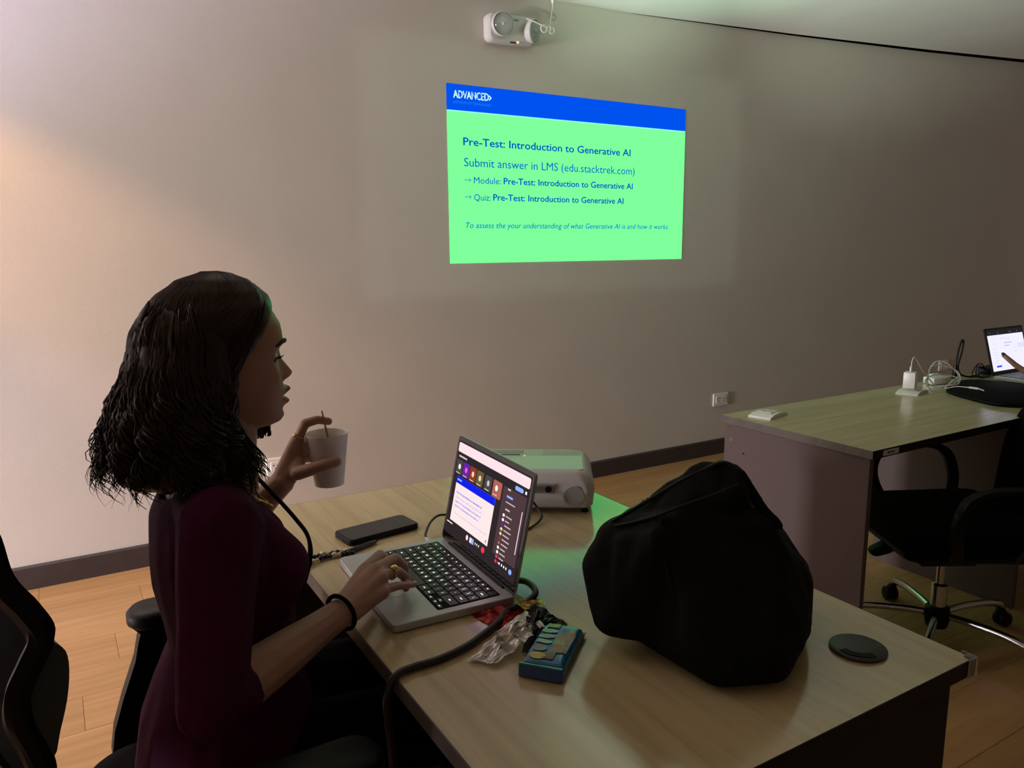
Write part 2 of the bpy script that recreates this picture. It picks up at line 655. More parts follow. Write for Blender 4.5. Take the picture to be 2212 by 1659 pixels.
# ceiling: a slab that climbs slightly to the right, with a shadow gap opening along the wall
bm = B()
prof = [(XL, 2.595, 0.0), (2.2, 2.598, 0.0), (2.9, 2.605, 0.003), (4.2, 2.652, 0.03), (5.6, 2.715, 0.055), (7.0, 2.790, 0.075), (XR, 2.862, 0.08)]
lo_b = [bm.verts.new((x, WY - g, z)) for x, z, g in prof]
lo_f = [bm.verts.new((x, YF, z)) for x, z, g in prof]
up_b = [bm.verts.new((x, WY - g, z + 0.06)) for x, z, g in prof]
up_f = [bm.verts.new((x, YF, z + 0.06)) for x, z, g in prof]
for i in range(len(prof) - 1):
    bm.faces.new((lo_b[i], lo_b[i + 1], lo_f[i + 1], lo_f[i]))
    bm.faces.new((up_b[i + 1], up_b[i], up_f[i], up_f[i + 1]))
    bm.faces.new((lo_b[i + 1], lo_b[i], up_b[i], up_b[i + 1]))
bmesh.ops.recalc_face_normals(bm, faces=bm.faces)
obj('ceiling', bm, M['ceiling'], kind='structure')
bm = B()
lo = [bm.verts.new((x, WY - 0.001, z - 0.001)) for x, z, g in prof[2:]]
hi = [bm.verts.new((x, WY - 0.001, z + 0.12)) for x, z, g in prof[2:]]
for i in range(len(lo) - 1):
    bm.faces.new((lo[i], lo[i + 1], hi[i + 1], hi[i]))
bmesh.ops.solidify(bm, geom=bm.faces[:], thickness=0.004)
obj('gap_shade_strip', bm, M['gap'], kind='structure')  # dark strip on the wall, painted-in shade seen through the gap
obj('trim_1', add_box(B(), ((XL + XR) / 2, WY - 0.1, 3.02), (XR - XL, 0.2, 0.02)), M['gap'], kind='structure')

bm = B()
add_prism(bm, [(WY - 0.014, 0.0), (WY, 0.0), (WY, 0.099), (WY - 0.008, 0.099), (WY - 0.014, 0.092)], 0, XL, XR)
obj('baseboard_back', bm, M['baseboard'], kind='structure')

# ------------------------------------------------------------------ the projected slide
WS = WY
t = thing('projected_slide', 'bright green slide with blue header projected on the grey wall', 'projection', (2.534, WY, 1.27))
SX0, SX1, SZ0, SZ1, HZ = 1.754, 3.314, 1.270, 2.134, 2.009


def flat(bm, x0, x1, z0, z1, y0, th):
    return add_box(bm, ((x0 + x1) / 2, y0 - th / 2, (z0 + z1) / 2), (x1 - x0, th, z1 - z0))


M['slide_green'] = emat('slide_green_light', (0.138, 1.0, 0.215), 1.55)
M['slide_blue'] = emat('slide_blue_light', (0.0, 0.085, 0.86), 1.0)
M['slide_edge'] = emat('slide_header_line', (0.30, 1.0, 0.85), 1.0)
M['slide_text'] = emat('slide_text_light', (0.0, 0.09, 0.52), 1.0)
M['slide_text_thin'] = emat('slide_thin_text_light', (0.0, 0.12, 0.54), 1.0)
M['slide_ital'] = emat('slide_italic_light', (0.0, 0.17, 0.54), 1.0)
M['slide_logo'] = emat('slide_logo_light', (0.62, 1.0, 0.86), 1.0)
M['slide_sub'] = emat('slide_sub_light', (0.01, 0.22, 0.9), 1.0)
obj('slide_body', flat(B(), SX0, SX1, SZ0, HZ, WY, 0.002), M['slide_green'], t, world=True)
obj('header_band', flat(B(), SX0, SX1, HZ, SZ1, WY, 0.002), M['slide_blue'], t, world=True)
obj('header_line', flat(B(), SX0, SX1, HZ - 0.003, HZ + 0.003, WY - 0.002, 0.0005), M['slide_edge'], t, world=True)
RX = Matrix.Rotation(PI / 2, 4, 'X')


def bolden(bm, d):
    """heavier strokes: the lettering laid over itself a hair's breadth apart"""
    if not d:
        return bm
    out = bmesh.new()
    for k, (dx, dy) in enumerate(((-d, 0), (d, 0), (0, -d * 0.7), (0, d * 0.7))):
        t_ = bm.copy()
        t_.transform(Matrix.Translation((dx, dy, 0.00002 * k)))
        join(out, t_)
    bm.free()
    return out


def fit_height(bm, cap):
    top = max(v.co.y for v in bm.verts)
    for v in bm.verts:
        v.co.y *= cap / top
    return bm


def wall_text(name, s, x0, x1, z, cap, m, bold=0.0, shear=0.0):
    b = bolden(fit_height(text_bm(s, cap / 0.72, 0.0, shear, x1 - x0), cap), bold)
    b.transform(Matrix.Translation((x0, WY - 0.0028, z)) @ RX)
    return obj(name, b, m, t, world=True, kind='stuff')


wall_text('title_text', 'Pre-Test: Introduction to Generative AI', 1.841, 2.903, 1.849, 0.037, M['slide_text'], bold=0.0014)
wall_text('body_text', 'Submit answer in LMS (edu.stacktrek.com)', 1.843, 2.936, 1.748, 0.041, M['slide_text_thin'], bold=0.0004)
wall_text('body_text', 'Module:', 1.896, 2.054, 1.667, 0.031, M['slide_text_thin'], bold=0.0004)
wall_text('body_text', 'Pre-Test: Introduction to Generative AI', 2.071, 2.923, 1.668, 0.032, M['slide_text'], bold=0.0013)
wall_text('body_text', 'Quiz:', 1.896, 1.992, 1.583, 0.031, M['slide_text_thin'], bold=0.0004)
wall_text('body_text', 'Pre-Test: Introduction to Generative AI', 2.008, 2.858, 1.585, 0.032, M['slide_text'], bold=0.0013)
wall_text('note_text', 'To assess the your understanding of what Generative AI is and how it works.', 1.846, 3.203, 1.446, 0.028, M['slide_ital'], bold=0.0006, shear=0.22)
for z in (1.682, 1.599):
    b = flat(B(), 1.843, 1.880, z - 0.0015, z + 0.0015, WY - 0.002, 0.0010)
    for sgn in (1, -1):
        add_box(b, (1.8745, WY - 0.0023, z + sgn * 0.0046), (0.0140, 0.0006, 0.0028), Matrix.Rotation(sgn * math.radians(45), 3, 'Y'))
    obj('arrow_mark', b, M['slide_text_thin'], t, world=True)
wall_text('logo_text', 'ADVANCED', 1.791, 1.988, 2.070, 0.035, M['slide_logo'], bold=0.0012)
b = B()
add_prism(b, [(1.990, 2.070), (2.006, 2.0845), (1.990, 2.099), (1.990, 2.091), (1.997, 2.0845), (1.990, 2.078)], 1, WY - 0.0032, WY - 0.0026)
obj('logo_arrow', b, M['slide_logo'], t, world=True)
b = B()
for i, x in enumerate((1.826, 1.851, 1.904, 1.930, 1.956)):   # the slanting cuts through the logo's letters
    add_box(b, (x, WY - 0.0033, 2.084), (0.0030, 0.0006, 0.042), Matrix.Rotation(math.radians(28 if i % 2 else -28), 3, 'Y'))
obj('logo_cut', b, M['slide_blue'], t, world=True, kind='stuff')
wall_text('logo_caption', 'INSTITUTE OF TECHNOLOGY', 1.791, 2.003, 2.044, 0.011, M['slide_sub'], bold=0.0003)

# ------------------------------------------------------------------ emergency light on the wall
t = thing('emergency_light', 'white twin-head emergency light mounted high on the wall above the slide', 'emergency light', (2.10, WY, 2.34))
b = B()
add_slab(b, 0.275, 0.132, 0.0, 0.062, 0.030, ch=0.010)
b.transform(Matrix.Translation((2.098, WY, 2.410)) @ Matrix.Rotation(math.radians(-1.0), 4, 'Y') @ RX)
obj('housing', b, M['fixture'], t, world=True, smooth=40)
for (x, z, ang, name) in ((2.030, 2.422, -8, 'lamp_head'), (2.190, 2.412, 30, 'lamp_head')):
    R = Matrix.Rotation(math.radians(ang), 3, 'Z') @ Matrix.Rotation(PI / 2 + math.radians(6), 3, 'X')
    c = Vector((x, WY - 0.055, z))
    b = B()
    add_lathe(b, [(0.034, 0.0), (0.050, 0.004), (0.056, 0.018), (0.057, 0.036), (0.053, 0.040), (0.050, 0.036), (0.049, 0.030)], c, 36, R, caps=True)
    h_ = obj(name, b, M['fixture'], t, world=True, smooth=35)
    b = B()
    add_lathe(b, [(0.010, 0.012), (0.030, 0.020), (0.0485, 0.0365)], c, 36, R, caps=False)
    obj('reflector', b, M['reflector'], h_, world=True, smooth=True)
    b = B()
    add_lathe(b, [(0.0500, 0.036), (0.046, 0.046), (0.034, 0.054), (0.018, 0.058), (0.001, 0.059)], c, 36, R, caps=False)
    obj('lens', b, M['glass'], h_, world=True, smooth=True)
    b = B()
    add_ell(b, c + R @ Vector((0, 0, 0.030)), 0.008, sub=2)
    obj('bulb', b, M['white_plastic'], h_, world=True, smooth=True)
obj('slot', add_box(B(), (2.097, WY - 0.0632, 2.345), (0.034, 0.004, 0.006), bev=0.001), M['slot'], t, world=True)
obj('slot', add_box(B(), (2.110, WY - 0.0632, 2.452), (0.038, 0.003, 0.006), bev=0.001), M['proj_grey'], t, world=True)
b = B()
add_ell(b, (2.124, WY - 0.065, 2.348), 0.004)
obj('indicator_light', b, M['led'], t, world=True, smooth=True)

pts = smooth_path([(2.350, WY - 0.035, 2.595), (2.345, WY - 0.045, 2.560), (2.325, WY - 0.06, 2.50), (2.298, WY - 0.085, 2.435), (2.272, WY - 0.115, 2.424),
                   (2.235, WY - 0.125, 2.426), (2.190, WY - 0.118, 2.440), (2.150, WY - 0.100, 2.455)], 6)
b = add_tube(B(), pts, 0.0028, 6)
for k, (cx, cz, r) in enumerate(((2.290, 2.412, 0.015), (2.270, 2.418, 0.012), (2.240, 2.415, 0.018))):
    add_tube(b, [(cx + r * math.cos(a * PI / 8), WY - 0.118 - 0.002 * k, cz + r * math.sin(a * PI / 8)) for a in range(17)], 0.0026, 6)
add_tube(b, [(2.351, WY - 0.034, 2.597), (2.346, WY - 0.042, 2.566)], [0.010, 0.004], 8)
single('white_cord', b, M['white_cable'], 'thin white cord hanging from the ceiling, knotted over the emergency light', 'cord', (2.35, WY - 0.03, 2.597), smooth=True)

# ------------------------------------------------------------------ wall outlets


def outlet(x, z, label):
    t = thing('wall_outlet', label, 'outlet', (x, WY, z - 0.042), 0, 'wall outlets')
    b = B()
    add_slab(b, 0.132, 0.084, 0.0, 0.010, 0.008, ch=0.003)
    b.transform(Matrix.Translation((x, WY, z)) @ RX)
    obj('plate', b, M['white_plastic'], t, world=True, smooth=40)
    for k in (-1, 1):
        b = B()
        add_slab(b, 0.044, 0.048, 0.009, 0.0125, 0.004, ch=0.001)
        b.transform(Matrix.Translation((x + k * 0.024, WY, z)) @ RX)
        s = obj('socket', b, M['white_plastic'], t, world=True, smooth=40)
        b = B()
        for dx, dz, w, h in ((-0.009, 0.008, 0.008, 0.004), (0.009, 0.008, 0.008, 0.004), (0, -0.008, 0.005, 0.010)):
            add_box(b, (x + k * 0.024 + dx, WY - 0.0125, z + dz), (w, 0.0012, h))
        obj('contact_holes', b, M['slot'], s, world=True)


outlet(0.851, 0.357, 'white wall outlet low on the wall behind the raised cup hand')
outlet(3.688, 0.362, 'white wall outlet low on the wall near the left end of the far desk')
outlet(6.212, 0.368, 'dim wall outlet behind the black cords on the far desk')

# ------------------------------------------------------------------ near desk
DX0, DX1, DY0, DY1, DT = 0.3695, 1.115, 0.547, 1.780, 0.75
t = thing('office_desk', 'light oak office desk with laptop, projector and backpack on it, nearest the camera', 'desk', ((DX0 + DX1) / 2, (DY0 + DY1) / 2, 0))
b = add_box(B(), ((DX0 + DX1) / 2, (DY0 + DY1) / 2, DT - 0.0125), (DX1 - DX0 - 0.004, DY1 - DY0 - 0.004, 0.025))
obj('tabletop', b, M['desk_a'], t, world=True)
w = 0.002
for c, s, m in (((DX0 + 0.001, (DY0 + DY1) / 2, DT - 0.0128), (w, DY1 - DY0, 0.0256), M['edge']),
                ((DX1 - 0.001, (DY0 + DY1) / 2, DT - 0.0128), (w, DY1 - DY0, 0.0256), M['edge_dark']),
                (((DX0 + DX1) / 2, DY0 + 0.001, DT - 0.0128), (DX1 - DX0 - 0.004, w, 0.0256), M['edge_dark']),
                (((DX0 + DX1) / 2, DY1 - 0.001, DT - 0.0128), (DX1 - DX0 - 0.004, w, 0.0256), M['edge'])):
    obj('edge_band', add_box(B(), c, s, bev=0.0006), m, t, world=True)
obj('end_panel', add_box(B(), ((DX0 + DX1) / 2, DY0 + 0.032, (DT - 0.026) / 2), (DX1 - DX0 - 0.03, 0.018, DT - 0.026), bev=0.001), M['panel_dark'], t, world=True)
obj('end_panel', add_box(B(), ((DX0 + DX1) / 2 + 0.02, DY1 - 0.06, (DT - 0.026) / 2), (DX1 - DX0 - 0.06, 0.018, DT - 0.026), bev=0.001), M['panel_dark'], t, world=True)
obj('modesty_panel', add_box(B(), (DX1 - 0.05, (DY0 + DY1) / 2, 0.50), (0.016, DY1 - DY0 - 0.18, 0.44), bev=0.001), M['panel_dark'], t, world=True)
g = (0.992, 0.653)
b = B()
add_lathe(b, [(0.0, 0.0), (0.038, 0.0), (0.041, 0.002), (0.041, 0.004), (0.037, 0.0062), (0.012, 0.0072), (0.0005, 0.0072)], (g[0], g[1], DT), 40)
gr = obj('grommet_cap', b, M['grommet'], t, world=True, smooth=40)
b = B()
a0 = math.radians(215)
for k in range(9):
    a = a0 + (k - 4) * 0.17
    add_box(b, (g[0] + 0.030 * math.cos(a), g[1] + 0.030 * math.sin(a), DT + 0.0070), (0.010, 0.006, 0.0016), Matrix.Rotation(a, 3, 'Z'))
obj('cable_notch', b, M['slot'], gr, world=True)
b = B()
add_box(b, (DX1 + 0.002, DY0 + 0.010, DT - 0.012), (0.003, 0.022, 0.030), bev=0.001)
add_box(b, (DX1 - 0.008, DY0 - 0.002, DT - 0.012), (0.022, 0.003, 0.030), bev=0.001)
add_box(b, (DX1 - 0.004, DY0 + 0.004, DT + 0.0015), (0.014, 0.014, 0.003), bev=0.001)
o = obj('corner_guard', b, M['clear'], t, world=True)
o['label'] = 'clear plastic corner guard'

# ------------------------------------------------------------------ far desk
EX0, EX1, EY0, EY1 = 2.031, 4.55, 1.336, 1.941
t = thing('office_desk', 'oak-topped desk with greige side panel by the wall at right', 'desk', ((EX0 + EX1) / 2, (EY0 + EY1) / 2, 0))
b = add_box(B(), ((EX0 + EX1) / 2, (EY0 + EY1) / 2, DT - 0.0125), (EX1 - EX0 - 0.004, EY1 - EY0 - 0.004, 0.025))
obj('tabletop', b, M['desk_b'], t, world=True)
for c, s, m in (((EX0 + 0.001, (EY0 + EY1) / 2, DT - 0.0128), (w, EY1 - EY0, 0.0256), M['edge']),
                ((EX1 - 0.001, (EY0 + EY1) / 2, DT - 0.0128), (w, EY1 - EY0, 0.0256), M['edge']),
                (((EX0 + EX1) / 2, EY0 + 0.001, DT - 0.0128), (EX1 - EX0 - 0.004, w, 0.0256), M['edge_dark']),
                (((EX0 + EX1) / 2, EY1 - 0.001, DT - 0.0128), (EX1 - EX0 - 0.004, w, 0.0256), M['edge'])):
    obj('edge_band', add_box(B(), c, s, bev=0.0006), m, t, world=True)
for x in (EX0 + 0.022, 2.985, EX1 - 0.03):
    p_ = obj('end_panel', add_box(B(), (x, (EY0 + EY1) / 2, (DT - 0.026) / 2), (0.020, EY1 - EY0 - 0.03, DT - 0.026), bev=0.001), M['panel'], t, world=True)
    if x < 2.2:
        for (yy, zz, r) in ((1.895, 0.668, 0.011), (1.835, 0.628, 0.004)):
            b = B()
            add_lathe(b, [(0.0, 0.0), (r, 0.0), (r, 0.0015), (r * 0.8, 0.0022), (0.0005, 0.0022)], (x - 0.0098, yy, zz), 20, Matrix.Rotation(-PI / 2, 3, 'Y'))
            obj('fitting_cap', b, M['edge'] if r > 0.01 else M['slot'], p_, world=True)
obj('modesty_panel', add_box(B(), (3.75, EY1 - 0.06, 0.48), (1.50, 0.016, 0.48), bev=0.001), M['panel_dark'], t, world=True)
o = obj('asset_sticker', add_box(B(), (2.118, EY0 - 0.0006, DT - 0.0128), (0.075, 0.0012, 0.017)), M['sticker'], t, world=True)
o['label'] = 'small white paper sticker'
b = B()
for dx, ww in ((-0.012, 0.012), (0.002, 0.010), (0.014, 0.008)):
    add_box(b, (2.118 + dx, EY0 - 0.0013, DT - 0.0128), (ww, 0.0006, 0.005))
obj('ink_smudge', b, M['ink'], o, world=True)


def desk_outlet(c, rz, name):
    R = Matrix.Translation(c) @ Matrix.Rotation(rz, 4, 'Z')
    b = B()
    prof2 = [(-0.066, 0.0), (-0.062, 0.006), (-0.035, 0.013), (0, 0.0155), (0.035, 0.013), (0.062, 0.006), (0.066, 0.0)]
    add_prism(b, prof2, 1, -0.042, 0.042)
    b.transform(R)
    p = obj(name, b, M['white_plastic'], t, world=True)
    b = B()
    add_slab(b, 0.056, 0.050, 0.0150, 0.0170, 0.003, ch=0.0006)
    b.transform(R)
    s = obj('socket', b, M['white_plastic'], p, world=True)
    b = B()
    for dx, dy, w_, h_ in ((-0.012, 0.008, 0.008, 0.004), (0.012, 0.008, 0.008, 0.004), (0, -0.010, 0.005, 0.010)):
        add_box(b, (dx, dy, 0.0171), (w_, h_, 0.0008))
    b.transform(R)
    obj('contact_holes', b, M['proj_grey'], s, world=True)


desk_outlet((2.160, 1.836, DT), math.radians(14), 'desk_outlet')
desk_outlet((2.985, 1.812, DT), math.radians(14), 'desk_outlet')

# ------------------------------------------------------------------ laptop on the near desk
LA = math.radians(-2.87)
LT = DT + 0.002
t = thing('laptop', 'open grey laptop showing a video call on the near desk', 'laptop', (0.533, 1.214, DT), LA)
# local axes: +x away from the user, +y to the user's left
LW, LD, LH = 0.312, 0.221, 0.0145
b = B()
add_slab(b, LD, LW, 0.0015, LH, 0.010, ch=0.0012)
obj('base', b, M['alu'], t, smooth=40)
for sx in (-1, 1):
    for sy in (-1, 1):
        b = B()
        add_lathe(b, [(0.006, 0.0), (0.0065, 0.0016)], (sx * 0.09, sy * 0.135, 0), 12)
        obj('foot', b, M['black_plastic'], t)
KX1 = LD / 2 - 0.024          # hinge-side edge of the keyboard
b = B()
add_slab(b, 0.1165, 0.2795, LH - 0.0009, LH + 0.0001, 0.004, c=(KX1 - 0.0565, 0))
obj('keyboard_well', b, M['black_matte'], t)
b = B()
add_slab(b, 0.072, 0.118, LH - 0.0002, LH + 0.0003, 0.005, c=(-LD / 2 + 0.0395, 0.0))
obj('trackpad', b, M['alu_pad'], t)
b = B()
add_box(b, (LD / 2 - 0.005, 0, LH + 0.001), (0.008, 0.24, 0.005), bev=0.002)
obj('hinge', b, M['black_plastic'], t)
U = 0.019
rows = [
    (0.0165, [('esc', 1.5)] + [('F%d' % i, 1) for i in range(1, 13)] + [('', 1)]),
    (0.0190, [(c, 1) for c in '`1234567890-='] + [('delete', 1.5)]),
    (0.0190, [('tab', 1.5)] + [(c, 1) for c in 'QWERTYUIOP[]\\']),
    (0.0190, [('caps', 1.75)] + [(c, 1) for c in "ASDFGHJKL;'"] + [('return', 1.75)]),
    (0.0190, [('shift', 2.25)] + [(c, 1) for c in 'ZXCVBNM,./'] + [('shift', 2.25)]),
    (0.0190, [('fn', 1), ('ctrl', 1), ('opt', 1), ('cmd', 1.25), ('', 5), ('cmd', 1.25), ('opt', 1), ('<', 1), ('^v', 1), ('>', 1)]),
]
key_mesh = {}


def keycap(wx, wy):
    k = (round(wx, 4), round(wy, 4))
    if k not in key_mesh:
        b = add_box(B(), (0, 0, 0.0006), (wx - 0.0026, wy - 0.0026, 0.0012), bev=0.0005)
        me = bpy.data.meshes.new('key')
        b.to_mesh(me)
        b.free()
        me.materials.append(M['key'])
        key_mesh[k] = me
    return key_mesh[k]


def put_key(cx, cy, wx, wy, s):
    o = bpy.data.objects.new('key', keycap(wx, wy))
    o.location = (cx, cy, LH + 0.0001)
    o.parent = t
    COL.objects.link(o)
    MW[o.name] = MW[t.name] @ Matrix.Translation(o.location)
    if s:
        sz = 0.0068 if len(s) == 1 else 0.0036
        b = text_bm(s, sz, 0.0002)
        xs = [v.co.x for v in b.verts]
        ys = [v.co.y for v in b.verts]
        if xs:
            ox = (min(xs) + max(xs)) / 2
            oy = (min(ys) + max(ys)) / 2
            b.transform(Matrix.Rotation(-PI / 2, 4, 'Z') @ Matrix.Translation((-ox, -oy, 0.00135)))
            obj('key_legend', b, M['legend'], o)


x = KX1
for h_, ks in rows:
    yy = 14.5 * U / 2
    for s, wd in ks:
        wy = wd * U
        if s in ('<', '>'):
            put_key(x - h_ * 0.75, yy - wy / 2, h_ * 0.5, wy, s)
        elif s == '^v':
            put_key(x - h_ * 0.25, yy - wy / 2, h_ * 0.5, wy, '^')
            put_key(x - h_ * 0.75, yy - wy / 2, h_ * 0.5, wy, 'v')
        else:
            put_key(x - h_ / 2, yy - wy / 2, h_, wy, s)
        yy -= wy
    x -= h_
# lid: local plane, u to the user's right, v up from the hinge
TL = math.radians(12.0)
LIDM = Matrix.Translation((LD / 2 - 0.006, 0, LH + 0.0005)) @ Matrix((
    (0, math.sin(TL), -math.cos(TL), 0), (-1, 0, 0, 0), (0, math.cos(TL), math.sin(TL), 0), (0, 0, 0, 1)))
LIDH = 0.2155


def lid_obj(name, bm, m, parent, smooth=False):
    bm.transform(LIDM)
    return obj(name, bm, m, parent, smooth=smooth)


b = B()
add_slab(b, LW, LIDH, -0.0055, -0.0003, 0.010, c=(0, LIDH / 2), ch=0.001)
lid_obj('lid', b, M['alu'], t, smooth=40)
b = B()
add_slab(b, LW - 0.0012, LIDH - 0.0012, -0.0004, 0.0004, 0.0096, c=(0, LIDH / 2))
disp = lid_obj('display', b, M['bezel'], t)
DW, DH = 0.296, 0.188
DTOP = LIDH - 0.010


def scr(x0, x1, y0, y1, z=0.0006, r=0.0):
    """a patch of the picture: fractions of the display from its top left"""
    b = B()
    wd, hh = (x1 - x0) * DW, (y1 - y0) * DH
    cx, cy = ((x0 + x1) / 2 - 0.5) * DW, DTOP - (y0 + y1) / 2 * DH
    add_slab(b, wd, hh, z - 0.0001 + 0.0002, z + 0.0002, min(r, wd / 2.01, hh / 2.01) if r else 0.0002, c=(cx, cy))
    return b


def sm(name, col, k=1.0):
    M[name] = emat(name, col, k * 1.3)


sm('scr_dark', (0.022, 0.016, 0.018))
sm('scr_side', (0.060, 0.034, 0.040))
sm('scr_pink', (0.80, 0.60, 0.64))
sm('scr_page', (0.80, 0.64, 0.63))
sm('scr_blue', (0.006, 0.012, 0.62))
sm('scr_line', (0.22, 0.22, 0.75))
sm('scr_pill', (0.22, 0.36, 0.85))
sm('scr_text', (0.55, 0.42, 0.42))
sm('scr_white', (0.85, 0.75, 0.72))
sm('scr_red', (0.75, 0.03, 0.07))
sm('scr_purple', (0.11, 0.015, 0.30))
sm('scr_rust', (0.22, 0.035, 0.02))
sm('scr_olive', (0.10, 0.085, 0.035))
sm('scr_grey', (0.055, 0.05, 0.052))
sm('scr_salmon', (0.36, 0.10, 0.075))
sm('scr_pinkdot', (0.70, 0.10, 0.45))
sm('scr_cream', (0.75, 0.55, 0.30))


def sp(name, mt, x0, x1, y0, y1, z=0.0008, r=0.0):
    return lid_obj(name, scr(x0, x1, y0, y1, z, r), M[mt], disp)


sp('picture', 'scr_dark', 0.0, 1.0, 0.0, 1.0, 0.0005)
sp('browser_bar', 'scr_pink', 0.005, 0.995, 0.015, 0.115, 0.0008, 0.004)
sp('call_title', 'scr_text', 0.03, 0.155, 0.148, 0.166)
for i, (x0, mt) in enumerate(((0.015, 'scr_grey'), (0.120, 'scr_purple'), (0.225, 'scr_rust'), (0.330, 'scr_olive'), (0.450, 'scr_grey'), (0.565, 'scr_salmon'))):
    sp('call_tile', mt, x0, x0 + (0.095 if i < 5 else 0.115), 0.195, 0.345 if i < 5 else 0.36, 0.0007, 0.003)
    sp('tile_portrait', ('scr_white', 'scr_pinkdot', 'scr_cream', 'scr_cream', 'scr_text', 'scr_white')[i], x0 + 0.033, x0 + 0.067, 0.238, 0.296, 0.0009, 0.006)
    sp('tile_name', 'scr_text', x0 + 0.012, x0 + 0.07, 0.330, 0.340, 0.0009)
sp('shared_slide', 'scr_page', 0.055, 0.625, 0.365, 0.845, 0.0008)
sp('shared_header', 'scr_blue', 0.055, 0.625, 0.365, 0.440, 0.0009)
sp('shared_logo', 'scr_pill', 0.068, 0.135, 0.390, 0.408, 0.0010)


def scr_text(s, x0, x1, y, cap, m, bold=0.0, shear=0.0):
    b = text_bm(s, cap / 0.72, bold, shear, (x1 - x0) * DW)
    b.transform(Matrix.Translation(((x0 - 0.5) * DW, DTOP - y * DH, 0.0013)))
    return lid_obj('shared_text', b, M[m], disp)


scr_text('Pre-Test: Introduction to Generative AI', 0.09, 0.475, 0.540, 0.0035, 'scr_line', 0.0003)
scr_text('Submit answer in LMS (edu.stacktrek.com)', 0.09, 0.485, 0.590, 0.0036, 'scr_line')
scr_text('Module: Pre-Test: Introduction to Generative AI', 0.09, 0.48, 0.635, 0.0033, 'scr_line', 0.00025)
scr_text('Quiz: Pre-Test: Introduction to Generative AI', 0.09, 0.455, 0.680, 0.0033, 'scr_line', 0.00025)
scr_text('To assess the your understanding of what Generative AI is and how it works.', 0.09, 0.59, 0.755, 0.0028, 'scr_line', 0.0, 0.2)
sp('cursor_mark', 'scr_grey', 0.592, 0.600, 0.795, 0.825, 0.0010)
sp('side_panel', 'scr_side', 0.70, 0.985, 0.20, 0.86, 0.0007, 0.002)
sp('call_button', 'scr_pill', 0.835, 0.935, 0.142, 0.182, 0.0009, 0.004)
sp('panel_text', 'scr_white', 0.955, 0.975, 0.148, 0.175)
sp('panel_text', 'scr_text', 0.755, 0.79, 0.205, 0.222)
sp('panel_text', 'scr_pill', 0.755, 0.83, 0.270, 0.290)
sp('panel_text', 'scr_text', 0.755, 0.87, 0.330, 0.340)
sp('panel_text', 'scr_text', 0.765, 0.82, 0.395, 0.410)
for i in range(11):
    yy = 0.450 + i * 0.045
    sp('list_avatar', ('scr_white', 'scr_white', 'scr_purple', 'scr_cream', 'scr_cream', 'scr_rust', 'scr_salmon', 'scr_white', 'scr_white', 'scr_red', 'scr_red')[i], 0.745, 0.772, yy, yy + 0.028, 0.0009, 0.004)
    sp('list_name', 'scr_text', 0.785, 0.785 + (0.075, 0.05, 0.08, 0.09, 0.08, 0.09, 0.08, 0.06, 0.07, 0.06, 0.02)[i], yy + 0.008, yy + 0.019)
sp('scroll_bar', 'scr_pink', 0.958, 0.966, 0.34, 0.74, 0.0010)
sp('name_plate', 'scr_white', 0.015, 0.105, 0.872, 0.883)
sp('round_button', 'scr_pink', 0.330, 0.362, 0.875, 0.930, 0.0009, 0.006)
sp('round_button', 'scr_pink', 0.385, 0.412, 0.875, 0.930, 0.0009, 0.002)
sp('round_button', 'scr_pill', 0.412, 0.445, 0.875, 0.930, 0.0009, 0.002)
for x0 in (0.463, 0.487, 0.513):
    sp('small_icon', 'scr_white', x0, x0 + 0.010, 0.890, 0.912)
sp('round_button', 'scr_red', 0.558, 0.602, 0.878, 0.935, 0.0009, 0.006)
for x0 in (0.800, 0.830, 0.858, 0.886):
    sp('small_icon', 'scr_white', x0, x0 + 0.014, 0.900, 0.925, 0.0009, 0.002)
sp('round_button', 'scr_pill', 0.925, 0.962, 0.893, 0.940, 0.0009, 0.006)

# ------------------------------------------------------------------ projector
PF = Vector((0.56, 0.83, 0)).normalized()
PA = math.atan2(PF.y, PF.x) - PI / 2            # local +y points at the wall
t = thing('projector', 'white projector beside the laptop screen, at the back corner of the near desk', 'projector', (0.956, 1.521, DT), PA)
PWd, PDp, PZ0, PZ1 = 0.306, 0.237, 0.012, 0.096
b = B()
rings = []
for z, ins, r in ((PZ0, 0.010, 0.018), (PZ0 + 0.006, 0.004, 0.022), (PZ0 + 0.045, 0.0, 0.024), (PZ1 - 0.020, 0.006, 0.026), (PZ1 - 0.007, 0.013, 0.030), (PZ1, 0.026, 0.034)):
    rings.append([b.verts.new((x_, y_, z)) for x_, y_ in rrect(PWd - 2 * ins, PDp - 2 * ins, r, 6)])
n = len(rings[0])
for i in range(len(rings) - 1):
    for k in range(n):
        b.faces.new((rings[i][k], rings[i][(k + 1) % n], rings[i + 1][(k + 1) % n], rings[i + 1][k]))
b.faces.new(rings[0][::-1])
b.faces.new(rings[-1])
obj('body', b, M['proj_white'], t, smooth=50)
YB = -PDp / 2                                   # back face, towards the camera
b = add_box(B(), (0.022, YB + 0.0015, 0.060), (0.080, 0.004, 0.022), bev=0.001)
pp = obj('port_panel', b, M['proj_grey'], t)
for x_ in (0.047, -0.005):
    b = B()
    add_lathe(b, [(0.0075, 0.0), (0.0075, 0.004), (0.005, 0.005)], (x_, YB, 0.060), 20, Matrix.Rotation(PI / 2, 3, 'X'))
    obj('audio_jack', b, M['slot'], pp)
b = B()
add_lathe(b, [(0.0, 0.0), (0.0225, 0.0), (0.0225, 0.0010), (0.0005, 0.0010)], (0.104, YB + 0.0002, 0.044), 40, Matrix.Rotation(PI / 2, 3, 'X'))
sg = obj('speaker_grille', b, M['proj_mid'], t)
b = B()
